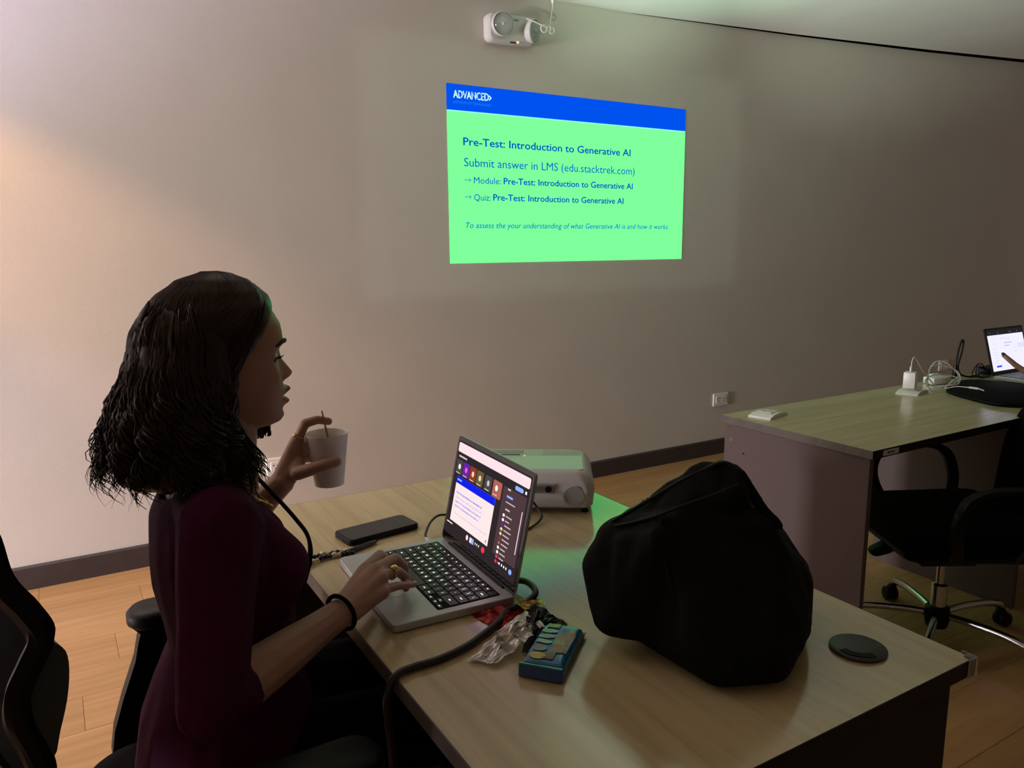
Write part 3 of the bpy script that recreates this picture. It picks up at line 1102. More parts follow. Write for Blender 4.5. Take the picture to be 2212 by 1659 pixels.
for rr in range(1, 8):
    nn = rr * 6
    for k in range(nn):
        a = 2 * PI * k / nn + rr * 0.2
        add_box(b, (0.104 + rr * 0.0029 * math.cos(a), YB - 0.0008, 0.044 + rr * 0.0029 * math.sin(a)), (0.0013, 0.0006, 0.0013))
o = obj('grille_holes', b, M['slot'], sg, kind='stuff')
b = add_box(B(), (0.055, -0.028, PZ1 - 0.0004), (0.145, 0.112, 0.0016), bev=0.0006)
obj('lamp_cover', b, M['proj_white'], t)
for i in range(5):
    obj('button_row', add_box(B(), (0.078, 0.044 + i * 0.009, PZ1 + 0.0002), (0.095, 0.0035, 0.0012), bev=0.0004), M['proj_white'], t)
b = add_box(B(), (-0.058, 0.068, PZ1 - 0.002), (0.085, 0.030, 0.006), bev=0.002)
obj('lens_slider_recess', b, M['proj_grey'], t)
obj('lens_slider_recess', add_box(B(), (-0.058, 0.040, PZ1 - 0.0012), (0.070, 0.006, 0.004), bev=0.001), M['slot'], t)
b = B()
add_lathe(b, [(0.030, 0.0), (0.030, 0.010), (0.026, 0.014), (0.022, 0.006), (0.002, 0.010)], (-0.075, PDp / 2 - 0.006, 0.055), 32, Matrix.Rotation(-PI / 2, 3, 'X'))
obj('lens', b, M['black_gloss'], t, smooth=35)
b = B()
add_ell(b, (-0.012, 0.030, PZ1 + 0.0005), 0.0018)
obj('indicator_light', b, M['led_red'], t)
for x_, y_ in ((0.130, -0.095), (-0.130, -0.095), (0.0, 0.090)):
    b = B()
    add_lathe(b, [(0.008, 0.0), (0.009, 0.004), (0.006, 0.006), (0.006, PZ0 + 0.002)], (x_, y_, 0), 16)
    obj('foot', b, M['black_plastic'], t)

# ------------------------------------------------------------------ phone, pen, beads
a = math.radians(5.5)
t = thing('phone', 'black phone in a thick case lying face up beyond the laptop', 'phone', (0.556, 1.497, DT), math.radians(7))
b = B()
add_slab(b, 0.166, 0.078, 0.0, 0.0125, 0.012, ch=0.002)
obj('case', b, M['black_plastic'], t, smooth=40)
b = B()
add_slab(b, 0.158, 0.071, 0.0122, 0.0131, 0.010)
obj('screen', b, M['phone_glass'], t)
b = add_box(B(), (-0.083, 0, 0.006), (0.002, 0.022, 0.004), bev=0.0006)
obj('charging_port', b, M['slot'], t)
t = thing('pen', 'dark slim pen between the phone and the beads', 'pen', (0.487, 1.423, DT), math.radians(19))
b = add_tube(B(), [(-0.045, 0, 0.0052), (-0.043, 0, 0.0052), (0.030, 0, 0.0052), (0.044, 0, 0.0052), (0.052, 0, 0.0050)], [0.003, 0.0052, 0.0050, 0.0038, 0.0008], 12)
obj('barrel', b, M['pen'], t, smooth=True)
b = add_box(B(), (-0.028, 0, 0.0110), (0.034, 0.0025, 0.0012), bev=0.0004)
obj('clip', b, M['chrome'], t)

t = thing('bead_bracelet', 'bracelet of black and cream beads lying by the laptop corner', 'bracelet', (0.430, 1.412, DT))
for k in range(22):
    f_ = k / 21
    x_ = 0.380 + 0.095 * (f_ * 2 if f_ < 0.5 else (1 - f_) * 2)
    y_ = 1.395 + (0.016 if f_ > 0.5 else 0) + 0.010 * math.sin(f_ * 9) + 0.22 * (x_ - 0.38)
    r = 0.0058 + 0.0008 * math.sin(k * 2.3)
    b = B()
    add_ell(b, (x_, y_, DT + r), r, sub=1)
    obj('bead', b, M['bead_pale'] if k % 5 in (1, 2) else M['bead_dark'], t, world=True, smooth=True)

# ------------------------------------------------------------------ cables on the near desk
pw = Vector((0.956, 1.521, DT))
PM = Matrix.Translation(pw) @ Matrix.Rotation(PA, 4, 'Z')
jack = PM @ Vector((-0.012, YB - 0.010, 0.060))
LM = MW['laptop']
port = LM @ Vector((LD / 2 - 0.028, LW / 2 + 0.004, 0.008))
t = thing('video_cable', 'thin black cable looping from the laptop to the projector', 'cable', (0.70, 1.45, DT))
pts = [port + Vector((0.002, 0.024, 0)), port + Vector((0.004, 0.036, 0.004)), (0.660, 1.445, DT + 0.022), (0.695, 1.462, DT + 0.024), (0.745, 1.440, DT + 0.012), (0.775, 1.380, DT + 0.004), (0.80, 1.335, DT + 0.003),
       (0.845, 1.340, DT + 0.003), (0.890, 1.365, DT + 0.010), jack + Vector((0.018, -0.03, -0.032)), jack + Vector((0.004, -0.026, -0.012)), jack]
b = add_tube(B(), smooth_path(pts, 7), 0.0026, 8)
obj('wire', b, M['cable'], t, world=True, smooth=True)
R = Matrix.Rotation(LA, 3, 'Z')
b = add_box(B(), port + R @ Vector((0, 0.012, 0)), (0.010, 0.024, 0.006), R, bev=0.0015)
obj('plug', b, M['alu'], t, world=True)
b = add_box(B(), jack + PF * -0.004, (0.022, 0.026, 0.016), Matrix.Rotation(PA, 3, 'Z'), bev=0.002)
obj('plug', b, M['cable'], t, world=True)

t = thing('charger_cable', 'thick black cable from behind the laptop, hanging over the desk edge', 'cable', (0.55, 1.0, DT))
r = 0.0062
pts = [LM @ Vector((LD / 2 + 0.018, -LW / 2 + 0.070, 0.012)), LM @ Vector((LD / 2 + 0.036, -LW / 2 + 0.030, 0.020)), LM @ Vector((LD / 2 + 0.030, -LW / 2 - 0.012, 0.018)), (0.636, 1.030, DT + r + 0.003), (0.600, 1.028, DT + r), (0.575, 1.006, DT + r),
       (0.540, 0.985, DT + r), (0.492, 0.962, DT + r), (0.440, 0.950, DT + r), (0.400, 0.950, DT + r), (0.372, 0.944, DT + r), (0.357, 0.940, DT - 0.010), (0.352, 0.936, DT - 0.06), (0.365, 0.900, 0.45), (0.405, 0.820, 0.12), (0.46, 0.790, 0.008), (0.62, 0.80, 0.008)]
b = add_tube(B(), smooth_path(pts, 7), r * 0.92, 10)
obj('wire', b, M['cable'], t, world=True, smooth=True)

# ------------------------------------------------------------------ snack wrappers


def crumpled(corners, nx, ny, amp, seed, zbase=DT, edge_lift=0.0):
    """a crinkled sheet with real thickness over a four-cornered patch (corners: a b c d round the patch, each x y z)"""
    A_, B_, C_, D_ = [Vector(c) for c in corners]
    bm = B()
    top = []
    for i in range(nx + 1):
        rowv = []
        for j in range(ny + 1):
            u, v = i / nx, j / ny
            p = A_ * (1 - u) * (1 - v) + B_ * u * (1 - v) + C_ * u * v + D_ * (1 - u) * v
            q = Vector((p.x * 48 + seed, p.y * 48, seed * 1.7))
            h = noise.ridged_multi_fractal(q, 0.9, 2.1, 3, 0.9, 2.0) * 0.5
            p = p + Vector((noise.noise(q * 1.3) * 0.004, noise.noise(q * 1.3 + Vector((9, 3, 1))) * 0.004, 0))
            p.z += max(0.0008, amp * h * (0.35 + 0.65 * math.sin(PI * min(max(v, 0.02), 0.98))) * (0.4 + 0.6 * math.sin(PI * min(max(u, 0.03), 0.97))))
            rowv.append(bm.verts.new(p))
        top.append(rowv)
    for i in range(nx):
        for j in range(ny):
            bm.faces.new((top[i][j], top[i + 1][j], top[i + 1][j + 1], top[i][j + 1]))
    r = bmesh.ops.solidify(bm, geom=bm.faces[:], thickness=0.0005)
    mz = min(v.co.z for v in bm.verts)
    if mz < zbase + 0.0003:
        for v in bm.verts:
            v.co.z = max(v.co.z, zbase + 0.0003)
    return bm


t = thing('snack_wrapper', 'crumpled red and gold wrapper under the thick cable by the laptop', 'wrapper', (0.60, 1.03, DT))
obj('foil_sheet', crumpled([(0.548, 1.064, DT), (0.560, 0.990, DT), (0.640, 0.975, DT), (0.640, 1.050, DT)], 16, 14, 0.020, 3.1), M['red_foil'], t, world=True)
o = obj('gold_print', crumpled([(0.618, 1.040, DT + 0.010), (0.622, 1.004, DT + 0.012), (0.672, 1.012, DT + 0.006), (0.668, 1.050, DT + 0.004)], 10, 8, 0.016, 6.4), M['gold_foil'], t, world=True)
o['label'] = 'gold corner of the wrapper'
t = thing('foil_wrapper', 'crumpled silver and black foil wrapper between the cable and the blue pack', 'wrapper', (0.58, 0.94, DT))
obj('silver_side', crumpled([(0.476, 0.930, DT), (0.505, 0.895, DT + 0.004), (0.612, 0.928, DT + 0.018), (0.610, 0.985, DT + 0.022)], 20, 14, 0.026, 11.3), M['silver'], t, world=True)
obj('black_side', crumpled([(0.555, 0.905, DT + 0.002), (0.585, 0.890, DT), (0.662, 0.940, DT + 0.004), (0.622, 0.988, DT + 0.030)], 16, 12, 0.030, 5.2), M['black_foil'], t, world=True)

t = thing('biscuit_pack', 'blue biscuit pack with brown and green print lying by the foil', 'snack pack', (0.593, 0.878, DT), math.radians(40.5))
b = B()
nx, ny = 22, 16
PLn, PWn, PHn = 0.128, 0.066, 0.022
for i in range(1):
    vs_t, vs_b = [], []
    for i in range(nx + 1):
        a_, b_ = [], []
        for j in range(ny + 1):
            u, v = i / nx * 2 - 1, j / ny * 2 - 1
            fl = (1 - abs(u) ** 14) * (1 - abs(v) ** 9)
            x_, y_ = u * PLn / 2, v * PWn / 2
            wob = 0.0012 * noise.noise(Vector((x_ * 70, y_ * 70, 2)))
            a_.append(b.verts.new((x_, y_, 0.006 + (PHn - 0.006) * fl ** 0.45 + wob * fl)))
            b_.append(b.verts.new((x_ * 0.98, y_ * 0.96, 0.006 - 0.0055 * fl ** 0.45)))
        vs_t.append(a_)
        vs_b.append(b_)
    for i in range(nx):
        for j in range(ny):
            b.faces.new((vs_t[i][j], vs_t[i + 1][j], vs_t[i + 1][j + 1], vs_t[i][j + 1]))
            b.faces.new((vs_b[i][j + 1], vs_b[i + 1][j + 1], vs_b[i + 1][j], vs_b[i][j]))
    ring_t = [vs_t[i][0] for i in range(nx + 1)] + [vs_t[nx][j] for j in range(1, ny + 1)] + [vs_t[i][ny] for i in range(nx - 1, -1, -1)] + [vs_t[0][j] for j in range(ny - 1, 0, -1)]
    ring_b = [vs_b[i][0] for i in range(nx + 1)] + [vs_b[nx][j] for j in range(1, ny + 1)] + [vs_b[i][ny] for i in range(nx - 1, -1, -1)] + [vs_b[0][j] for j in range(ny - 1, 0, -1)]
    for k in range(len(ring_t)):
        k2 = (k + 1) % len(ring_t)
        b.faces.new((ring_t[k2], ring_t[k], ring_b[k], ring_b[k2]))
obj('wrap', b, M['pack_blue'], t, smooth=True)
for sx in (-1, 1):
    b = add_box(B(), (sx * (PLn / 2 + 0.003), 0, 0.0068), (0.014, PWn, 0.0012), Matrix.Rotation(sx * 0.25, 3, 'Y'), bev=0.0004)
    if sx < 0:
        b.free()
        b = add_box(B(), (-PLn / 2 - 0.0025, 0, 0.0108), (0.006, PWn * 0.99, 0.0195), Matrix.Rotation(0.18, 3, 'Y'), bev=0.0015)
    obj('end_seal', b, M['pack_navy'], t)


def pack_print(name, poly, m):
    b = B()
    b.faces.new([b.verts.new((x_, y_, 0)) for x_, y_ in poly])
    bmesh.ops.triangulate(b, faces=b.faces[:])
    bmesh.ops.subdivide_edges(b, edges=b.edges[:], cuts=3, use_grid_fill=True)
    for v_ in b.verts:
        u, v = v_.co.x / (PLn / 2), v_.co.y / (PWn / 2)
        fl = (1 - abs(u) ** 14) * (1 - abs(v) ** 9)
        v_.co.z = 0.0074 + (PHn - 0.006) * max(fl, 0.05) ** 0.45 + 0.0012 * noise.noise(Vector((v_.co.x * 70, v_.co.y * 70, 2))) * fl
    bmesh.ops.solidify(b, geom=b.faces[:], thickness=0.0003)
    obj(name, b, m, t)


def oval(cx, cy, rx, ry, n=14):
    return [(cx + rx * math.cos(2 * PI * k / n), cy + ry * math.sin(2 * PI * k / n)) for k in range(n)]


# local +x: away from the camera along the pack, +y: to its left
pack_print('print_biscuit', [(-0.028, -0.026), (0.030, -0.027), (0.042, -0.020), (0.018, 0.000), (-0.030, -0.004)], M['pack_brown'])
for k, cx in enumerate((0.030, 0.014, -0.002)):
    pack_print('print_letter', oval(cx, 0.014, 0.0058, 0.0130), M['pack_green'])
pack_print('print_letter', oval(-0.022, 0.014, 0.0085, 0.0105), M['proj_grey'])
pack_print('print_yellow', oval(-0.043, 0.012, 0.0090, 0.0120), M['pack_yellow'])
pack_print('print_bar', [(-0.048, -0.012), (-0.030, -0.012), (-0.030, 0.002), (-0.048, 0.006)], M['pack_maroon'])
pack_print('print_top', [(0.042, 0.002), (0.056, 0.002), (0.056, 0.022), (0.042, 0.022)], M['pack_brown'])

# ------------------------------------------------------------------ backpack
BC = Vector((0.87, 0.82, 0))
BR = Vector((0.687, -0.727, 0))                 # to the right as seen from the woman's aisle
BV = Vector((0.727, 0.687, 0))                  # away


def bp(r, v, z):
    return BC + BR * r + BV * v + Vector((0, 0, z))


b = B()
body = [(bp(-0.120, -0.090, 0.790), 0.028), (bp(0.005, -0.178, 0.780), 0.030), (bp(0.075, -0.148, 0.780), 0.030), (bp(0.108, -0.03, 0.785), 0.032), (bp(0.105, 0.09, 0.785), 0.03),
        (bp(0.0, 0.12, 0.785), 0.03), (bp(-0.13, 0.09, 0.79), 0.03), (bp(-0.165, 0.0, 0.85), 0.03),
        (bp(0.108, -0.01, 0.835), 0.030), (bp(0.112, 0.08, 0.815), 0.030), (bp(0.085, -0.04, 0.890), 0.022), (bp(0.058, -0.03, 0.935), 0.016),
        (bp(-0.085, -0.085, 0.945), 0.016), (bp(-0.160, -0.035, 0.910), 0.018), (bp(0.058, 0.06, 0.930), 0.016), (bp(-0.10, 0.08, 0.925), 0.02)]
add_hull(b, body)
# lid: a rising top with a sharp back rim
add_hull(b, [(bp(-0.160, -0.032, 0.912), 0.012), (bp(0.004, 0.0, 1.012), 0.013), (bp(0.020, 0.015, 1.000), 0.012), (bp(-0.045, 0.0, 1.000), 0.012), (bp(-0.075, -0.07, 0.945), 0.012),
             (bp(0.028, -0.03, 0.975), 0.012), (bp(0.030, 0.05, 0.955), 0.012), (bp(-0.10, 0.07, 0.92), 0.014)])
# flat side pocket on the left, its lower end hanging clear of the table
add_chain(b, [(bp(-0.160, -0.055, 0.905), (0.022, 0.030, 0.022)), (bp(-0.182, -0.080, 0.860), (0.022, 0.034, 0.03)), (bp(-0.158, -0.118, 0.795), (0.022, 0.032, 0.022))])
add_hull(b, [(bp(-0.158, -0.115, 0.792), 0.022), (bp(-0.165, -0.06, 0.89), 0.022), (bp(-0.09, -0.11, 0.93), 0.016), (bp(-0.10, -0.125, 0.80), 0.022)])
me = remesh(b, 0.006, 5)
for v in me.vertices:
    p = v.co
    q = Vector(((p - BC).dot(BR) * 16, (p - BC).dot(BV) * 16, p.z * 5 + (p - BC).dot(BR) * 10))
    k = min(1.0, max(0.0, (p.z - 0.765) / 0.03))
    v.co = p + v.normal * (noise.noise(q) * 0.010 + noise.noise(q * 2.7) * 0.0035) * k
zmin = min(v.co.z for v in me.vertices)
for v in me.vertices:
    if v.co.z < DT + 0.0008 or zmin > DT:
        v.co.z = max(v.co.z, DT + 0.0008)
t = thing('backpack', 'black backpack standing slumped on the near desk', 'backpack', (0.88, 0.83, DT))
obj('bag_body', me, M['bag'], t, world=True, smooth=True)
pts = smooth_path([bp(-0.165, -0.052, 0.926), bp(-0.115, -0.035, 0.957), bp(-0.06, -0.018, 0.992), bp(-0.015, -0.012, 1.017), bp(0.003, -0.008, 1.022)], 6)
obj('zipper', add_tube(B(), pts, 0.0030, 6), M['bag_seam'], t, world=True, smooth=True)
pts = smooth_path([bp(-0.162, -0.060, 0.922), bp(-0.125, -0.078, 0.940), bp(-0.085, -0.096, 0.962), bp(-0.050, -0.082, 0.975), bp(-0.010, -0.055, 0.985), bp(0.022, -0.038, 0.998)], 6)
obj('piping', add_tube(B(), pts, 0.0026, 6), M['bag_seam'], t, world=True, smooth=True)
pts = smooth_path([bp(-0.085, -0.100, 0.958), bp(-0.078, -0.128, 0.91), bp(-0.055, -0.150, 0.85), bp(-0.035, -0.172, 0.79)], 6)
obj('piping', add_tube(B(), pts, 0.0022, 6), M['bag'], t, world=True, smooth=True)
b = B()
hp = smooth_path([bp(0.022, 0.0, 1.008), bp(0.034, -0.004, 0.990), bp(0.046, -0.004, 0.972), bp(0.060, -0.008, 0.952), bp(0.075, -0.012, 0.938), bp(0.082, -0.016, 0.930)], 6)
for i in range(len(hp) - 1):
    add_hull(b, [(hp[i], (0.010, 0.012, 0.005 + 0.002 * (i % 3))), (hp[i + 1], (0.010, 0.012, 0.005))], 1)
obj('carry_handle', remesh(b, 0.004, 2), M['bag'], t, world=True, smooth=True)

# ------------------------------------------------------------------ the woman at the laptop
t = thing('person', 'woman in a maroon top with wavy dark hair, holding a cup at the near laptop', 'person', (0.19, 1.2, 0))
person = t
HR = Vector((0.300, 1.200, 1.191))              # root of the nose
HA = math.radians(-2)
HF = Vector((math.cos(HA), math.sin(HA), 0))
HL = Vector((-math.sin(HA), math.cos(HA), 0))
HU = Vector((0, 0, 1))


def lerp(tab, v):
    if v <= tab[0][0]:
        return tab[0][1]
    for (a, fa), (b, fb) in zip(tab[:-1], tab[1:]):
        if v <= b:
            k = (v - a) / (b - a)
            k = k * k * (3 - 2 * k) * 0.5 + k * 0.5
            return fa + (fb - fa) * k
    return tab[-1][1]


FRONT = [(-0.113, -0.045), (-0.110, -0.020), (-0.104, -0.0075), (-0.095, -0.0025), (-0.086, -0.0035), (-0.074, -0.0010), (-0.060, -0.0005), (-0.042, -0.0020), (-0.025, -0.0050), (-0.010, -0.0060), (0.0, -0.0040),
         (0.012, -0.0015), (0.021, 0.0015), (0.034, 0.0020), (0.048, 0.0000), (0.062, -0.0070), (0.077, -0.0170), (0.092, -0.033), (0.104, -0.052), (0.112, -0.075), (0.115, -0.090)]
BACK = [(-0.113, -0.060), (-0.104, -0.095), (-0.09, -0.125), (-0.06, -0.156), (-0.03, -0.172), (0.0, -0.181), (0.03, -0.185), (0.06, -0.179), (0.085, -0.160), (0.104, -0.130), (0.115, -0.092)]
WID = [(-0.113, 0.006), (-0.110, 0.018), (-0.104, 0.029), (-0.095, 0.038), (-0.08, 0.048), (-0.06, 0.058), (-0.04, 0.064), (-0.02, 0.068), (0.0, 0.071), (0.02, 0.074), (0.05, 0.075), (0.07, 0.069), (0.09, 0.053), (0.104, 0.034), (0.115, 0.002)]
NOSE = [(-0.0440, 0.0), (-0.0410, 0.0035), (-0.0385, 0.0120), (-0.0340, 0.0190), (-0.0295, 0.0215), (-0.0240, 0.0185), (-0.017, 0.0140), (-0.008, 0.0080), (0.0, 0.0040), (0.010, 0.0)]


def gs(x, c, s):
    return math.exp(-((x - c) / s) ** 2)


def face_bump(y, v):
    d = 0.0
    if -0.046 < v < 0.012:
        sg = 0.0065 + 0.0055 * max(0.0, min(1.0, (0.005 - v) / 0.035))
        d += lerp(NOSE, v) * math.exp(-(abs(y) / sg) ** 2.2)
        d += 0.0065 * gs(v, -0.0345, 0.0055) * (gs(y, 0.0125, 0.0052) + gs(y, -0.0125, 0.0052))
    d += 0.0115 * gs(v, -0.0545, 0.0060) * math.exp(-(abs(y) / 0.0190) ** 2.6)
    d += 0.0085 * gs(v, -0.0740, 0.0062) * math.exp(-(abs(y) / 0.0175) ** 2.6)
    d += -0.0040 * gs(v, -0.0650, 0.0025) * math.exp(-(abs(y) / 0.022) ** 4)
    d += 0.0030 * gs(v, -0.097, 0.010) * gs(y, 0, 0.018)
    for s in (1, -1):
        d += -0.0100 * gs(y, s * 0.031, 0.0150) * gs(v, 0.000, 0.0100)
        d += 0.0062 * gs(y, s * 0.032, 0.0120) * gs(v, -0.0015, 0.0080)
        d += 0.0035 * gs(y, s * 0.028, 0.018) * gs(v, 0.020, 0.006)
        d += 0.0050 * gs(y, s * 0.045, 0.016) * gs(v, -0.028, 0.014)
    return d


def head_pt(phi, v, grow=0.0):
    """a point of the head: phi = 0 at the nose, pi at the back"""
    f, bk, w = lerp(FRONT, v) + grow, lerp(BACK, v) - grow, lerp(WID, v) + grow
    cx = max(min(-0.085, f - 0.004), bk + 0.004)
    c, s = math.cos(phi), math.sin(phi)
    p = 2.35 if c > 0 else 2.1
    y = w * math.copysign(abs(s) ** (2 / p), s)
    x = cx + ((f - cx) if c > 0 else (cx - bk)) * math.copysign(abs(c) ** (2 / p), c)
    if c > 0 and not grow:
        x += face_bump(y, v) * min(1.0, c * 2.2)
    return HR + HF * x + HL * y + HU * v


def add_head(bm, nphi=160, nv=150):
    rings = []
    for i in range(nv + 1):
        v = -0.113 + 0.228 * i / nv
        rings.append([bm.verts.new(head_pt(2 * PI * k / nphi, v)) for k in range(nphi)])
    for i in range(nv):
        for k in range(nphi):
            bm.faces.new((rings[i][k], rings[i][(k + 1) % nphi], rings[i + 1][(k + 1) % nphi], rings[i + 1][k]))
    bm.faces.new(rings[0][::-1])
    bm.faces.new(rings[-1])


def torso(bm, g, low=0.52):
    """chest, waist and hips as one stack of ellipsoids; g grows every radius"""
    st = [((0.178, 1.2, 0.990), (0.060, 0.125, 0.030)), ((0.178, 1.2, 0.955), (0.078, 0.145, 0.035)), ((0.186, 1.2, 0.905), (0.092, 0.140, 0.035)), ((0.190, 1.2, 0.855), (0.095, 0.136, 0.035)),
          ((0.197, 1.2, 0.800), (0.092, 0.126, 0.035)), ((0.199, 1.2, 0.755), (0.090, 0.122, 0.03)), ((0.190, 1.2, 0.700), (0.106, 0.140, 0.03)), ((0.185, 1.2, 0.640), (0.124, 0.160, 0.03)), ((0.185, 1.2, 0.575), (0.138, 0.172, 0.05))]
    st = [(c, tuple(k + g for k in r)) for c, r in st if c[2] > low]
    add_chain(bm, st, 3)
    for s in (-1, 1):
        add_hull(bm, [((0.247, 1.2 + s * 0.066, 0.876), (0.056 + g, 0.056 + g, 0.052 + g)), ((0.215, 1.2 + s * 0.06, 0.93), (0.050 + g, 0.055 + g, 0.04)), ((0.226, 1.2 + s * 0.06, 0.815), (0.050 + g, 0.055 + g, 0.03))], 3)


SR, ER, WR = Vector((0.168, 1.048, 0.982)), Vector((0.128, 0.965, 0.778)), Vector((0.339, 1.073, 0.806))
SL, EL, WL = Vector((0.178, 1.352, 0.982)), Vector((0.205, 1.432, 0.800)), Vector((0.325, 1.345, 0.940))


def arm(bm, Sh, El, Wr, g=0.0, upto=1.0):
    a = [(Sh, 0.050 + g), (Sh.lerp(El, 0.35), 0.044 + g), (Sh.lerp(El, 0.75), 0.040 + g), (El, 0.037 + g)]
    add_chain(bm, a, 2)
    f = [(El, 0.037 + g), (El.lerp(Wr, 0.22), 0.0385 + g), (El.lerp(Wr, 0.5), 0.034 + g), (El.lerp(Wr, 0.8), 0.0265 + g), (Wr, 0.0235 + g)]
    if upto < 1.0:
        f = [(El, 0.037 + g), (El.lerp(Wr, upto), 0.038 + g)]
    add_chain(bm, f, 2)


def finger(bm, pts, r0, r1):
    n = len(pts)
    add_chain(bm, [(Vector(p), r0 + (r1 - r0) * i / (n - 1)) for i, p in enumerate(pts)], 2)


# right hand on the laptop: knuckles arched, fingers bent down to the keys, little finger stretched out
RH = {
    'index': [(0.404, 1.150, 0.832), (0.446, 1.192, 0.832), (0.468, 1.212, 0.808), (0.470, 1.218, 0.785)],
    'middle': [(0.412, 1.126, 0.838), (0.462, 1.163, 0.832), (0.485, 1.181, 0.805), (0.486, 1.186, 0.781)],
    'ring': [(0.414, 1.108, 0.832), (0.453, 1.131, 0.822), (0.474, 1.146, 0.800), (0.474, 1.150, 0.780)],
    'little': [(0.410, 1.091, 0.816), (0.445, 1.112, 0.806), (0.470, 1.131, 0.794), (0.489, 1.148, 0.784)],
}


def right_hand(bm):
    W = WR
    for k, r in (('index', 0.0105), ('middle', 0.0108), ('ring', 0.0102), ('little', 0.0088)):
        p = RH[k]
        add_hull(bm, [(W, (0.023, 0.023, 0.018)), (Vector(p[0]) - Vector((0, 0, 0.004)), r + 0.0032)], 2)
        finger(bm, p, r - 0.0006, r - 0.0034)
    add_hull(bm, [(W + Vector((0.01, 0, -0.004)), (0.022, 0.022, 0.016)), (Vector((0.395, 1.095, 0.806)), 0.014), (Vector((0.392, 1.135, 0.816)), 0.014)], 2)
    finger(bm, [(0.352, 1.105, 0.800), (0.385, 1.150, 0.796), (0.415, 1.180, 0.789), (0.440, 1.198, 0.781)], 0.0145, 0.0085)


CUP = Vector((0.409, 1.338, 0.9255))
LHD = {
    'index': [(0.3585, 1.352, 1.012), (0.372, 1.346, 1.042), (0.394, 1.340, 1.0475), (0.413, 1.337, 1.0425)],
    'middle': [(0.362, 1.372, 1.000), (0.388, 1.388, 1.004), (0.415, 1.387, 1.002), (0.437, 1.378, 1.000)],
    'ring': [(0.362, 1.376, 0.982), (0.388, 1.390, 0.984), (0.414, 1.388, 0.982), (0.434, 1.380, 0.980)],
    'little': [(0.358, 1.374, 0.966), (0.382, 1.385, 0.966), (0.404, 1.384, 0.964), (0.420, 1.379, 0.962)],
}


def left_hand(bm):
    W = WL
    for k, r in (('index', 0.0102), ('middle', 0.0104), ('ring', 0.0098), ('little', 0.0086)):
        p = LHD[k]
        add_hull(bm, [(W, (0.021, 0.019, 0.021)), (p[0], r + 0.0025)], 2)
        finger(bm, p, r - 0.0004, r - 0.0030)
    add_hull(bm, [(W, 0.020), (Vector((0.352, 1.334, 0.968)), 0.014), (Vector((0.358, 1.358, 0.985)), 0.012)], 2)
    finger(bm, [(0.348, 1.320, 0.960), (0.368, 1.302, 0.9690), (0.390, 1.2920, 0.9760), (0.4085, 1.2905, 0.9790)], 0.0130, 0.0098)


HIP = [Vector((0.20, 1.2 + s * 0.088, 0.562)) for s in (-1, 1)]
KNEE = [Vector((0.63, 1.2 + s * 0.105, 0.548)) for s in (-1, 1)]
ANK = [Vector((0.60, 1.2 + s * 0.11, 0.095)) for s in (-1, 1)]


def legs(bm, g=0.0):
    for h, k, a in zip(HIP, KNEE, ANK):
        add_chain(bm, [(h, 0.084 + g), (h.lerp(k, 0.5), 0.073 + g), (k, 0.056 + g)], 2)
        add_chain(bm, [(k, 0.055 + g), (k.lerp(a, 0.3), 0.054 + g), (k.lerp(a, 0.8), 0.036 + g), (a, 0.034 + g)], 2)


b = B()
add_head(b)
NK = Vector((0.196, 1.2, 1.010))
add_chain(b, [(HR + HF * -0.105 + HU * -0.060, (0.050, 0.048, 0.04)), (Vector((0.208, 1.2, 1.075)), (0.049, 0.048, 0.03)), (Vector((0.200, 1.2, 1.030)), (0.052, 0.056, 0.03)), (Vector((0.186, 1.2, 0.990)), (0.066, 0.100, 0.03))], 3)
torso(b, -0.006)
arm(b, SR, ER, WR, -0.001)
arm(b, SL, EL, WL, -0.001)
right_hand(b)
left_hand(b)
legs(b, -0.006)
for a in ANK:
    add_hull(b, [(a + Vector((0, 0, -0.03)), 0.03), (a + Vector((0.12, 0, -0.06)), (0.04, 0.035, 0.02)), (a + Vector((-0.03, 0, -0.06)), (0.03, 0.03, 0.025))], 2)
me = remesh(b, 0.0024, 3, 0.45)
body_o = obj('body', me, M['skin'], t, world=True, smooth=True)

# face details laid on the same head surface


def head_front(y, v, lift):
    f, w = lerp(FRONT, v), lerp(WID, v)
    cx = -0.085
    k = max(0.0, 1 - (abs(y) / w) ** 2.35) ** (1 / 2.35)
    x = cx + (f - cx) * k + face_bump(y, v)
    return HR + HF * (x + lift) + HL * y + HU * v


def patch(v0f, v1f, hw, lift, nu=20, nv=5):
    bm = B()
    g_ = []
    for i in range(nu + 1):
        y = -hw + 2 * hw * i / nu
        e = i / nu * 2 - 1
        a, c = v0f(e), v1f(e)
        g_.append([bm.verts.new(head_front(y, a + (c - a) * j / nv, lift * math.sin(PI * (j + 0.3) / (nv + 0.6)) * (1 - e * e * 0.8))) for j in range(nv + 1)])
    for i in range(nu):
        for j in range(nv):
            bm.faces.new((g_[i][j], g_[i + 1][j], g_[i + 1][j + 1], g_[i][j + 1]))
    bmesh.ops.recalc_face_normals(bm, faces=bm.faces)
    return bm


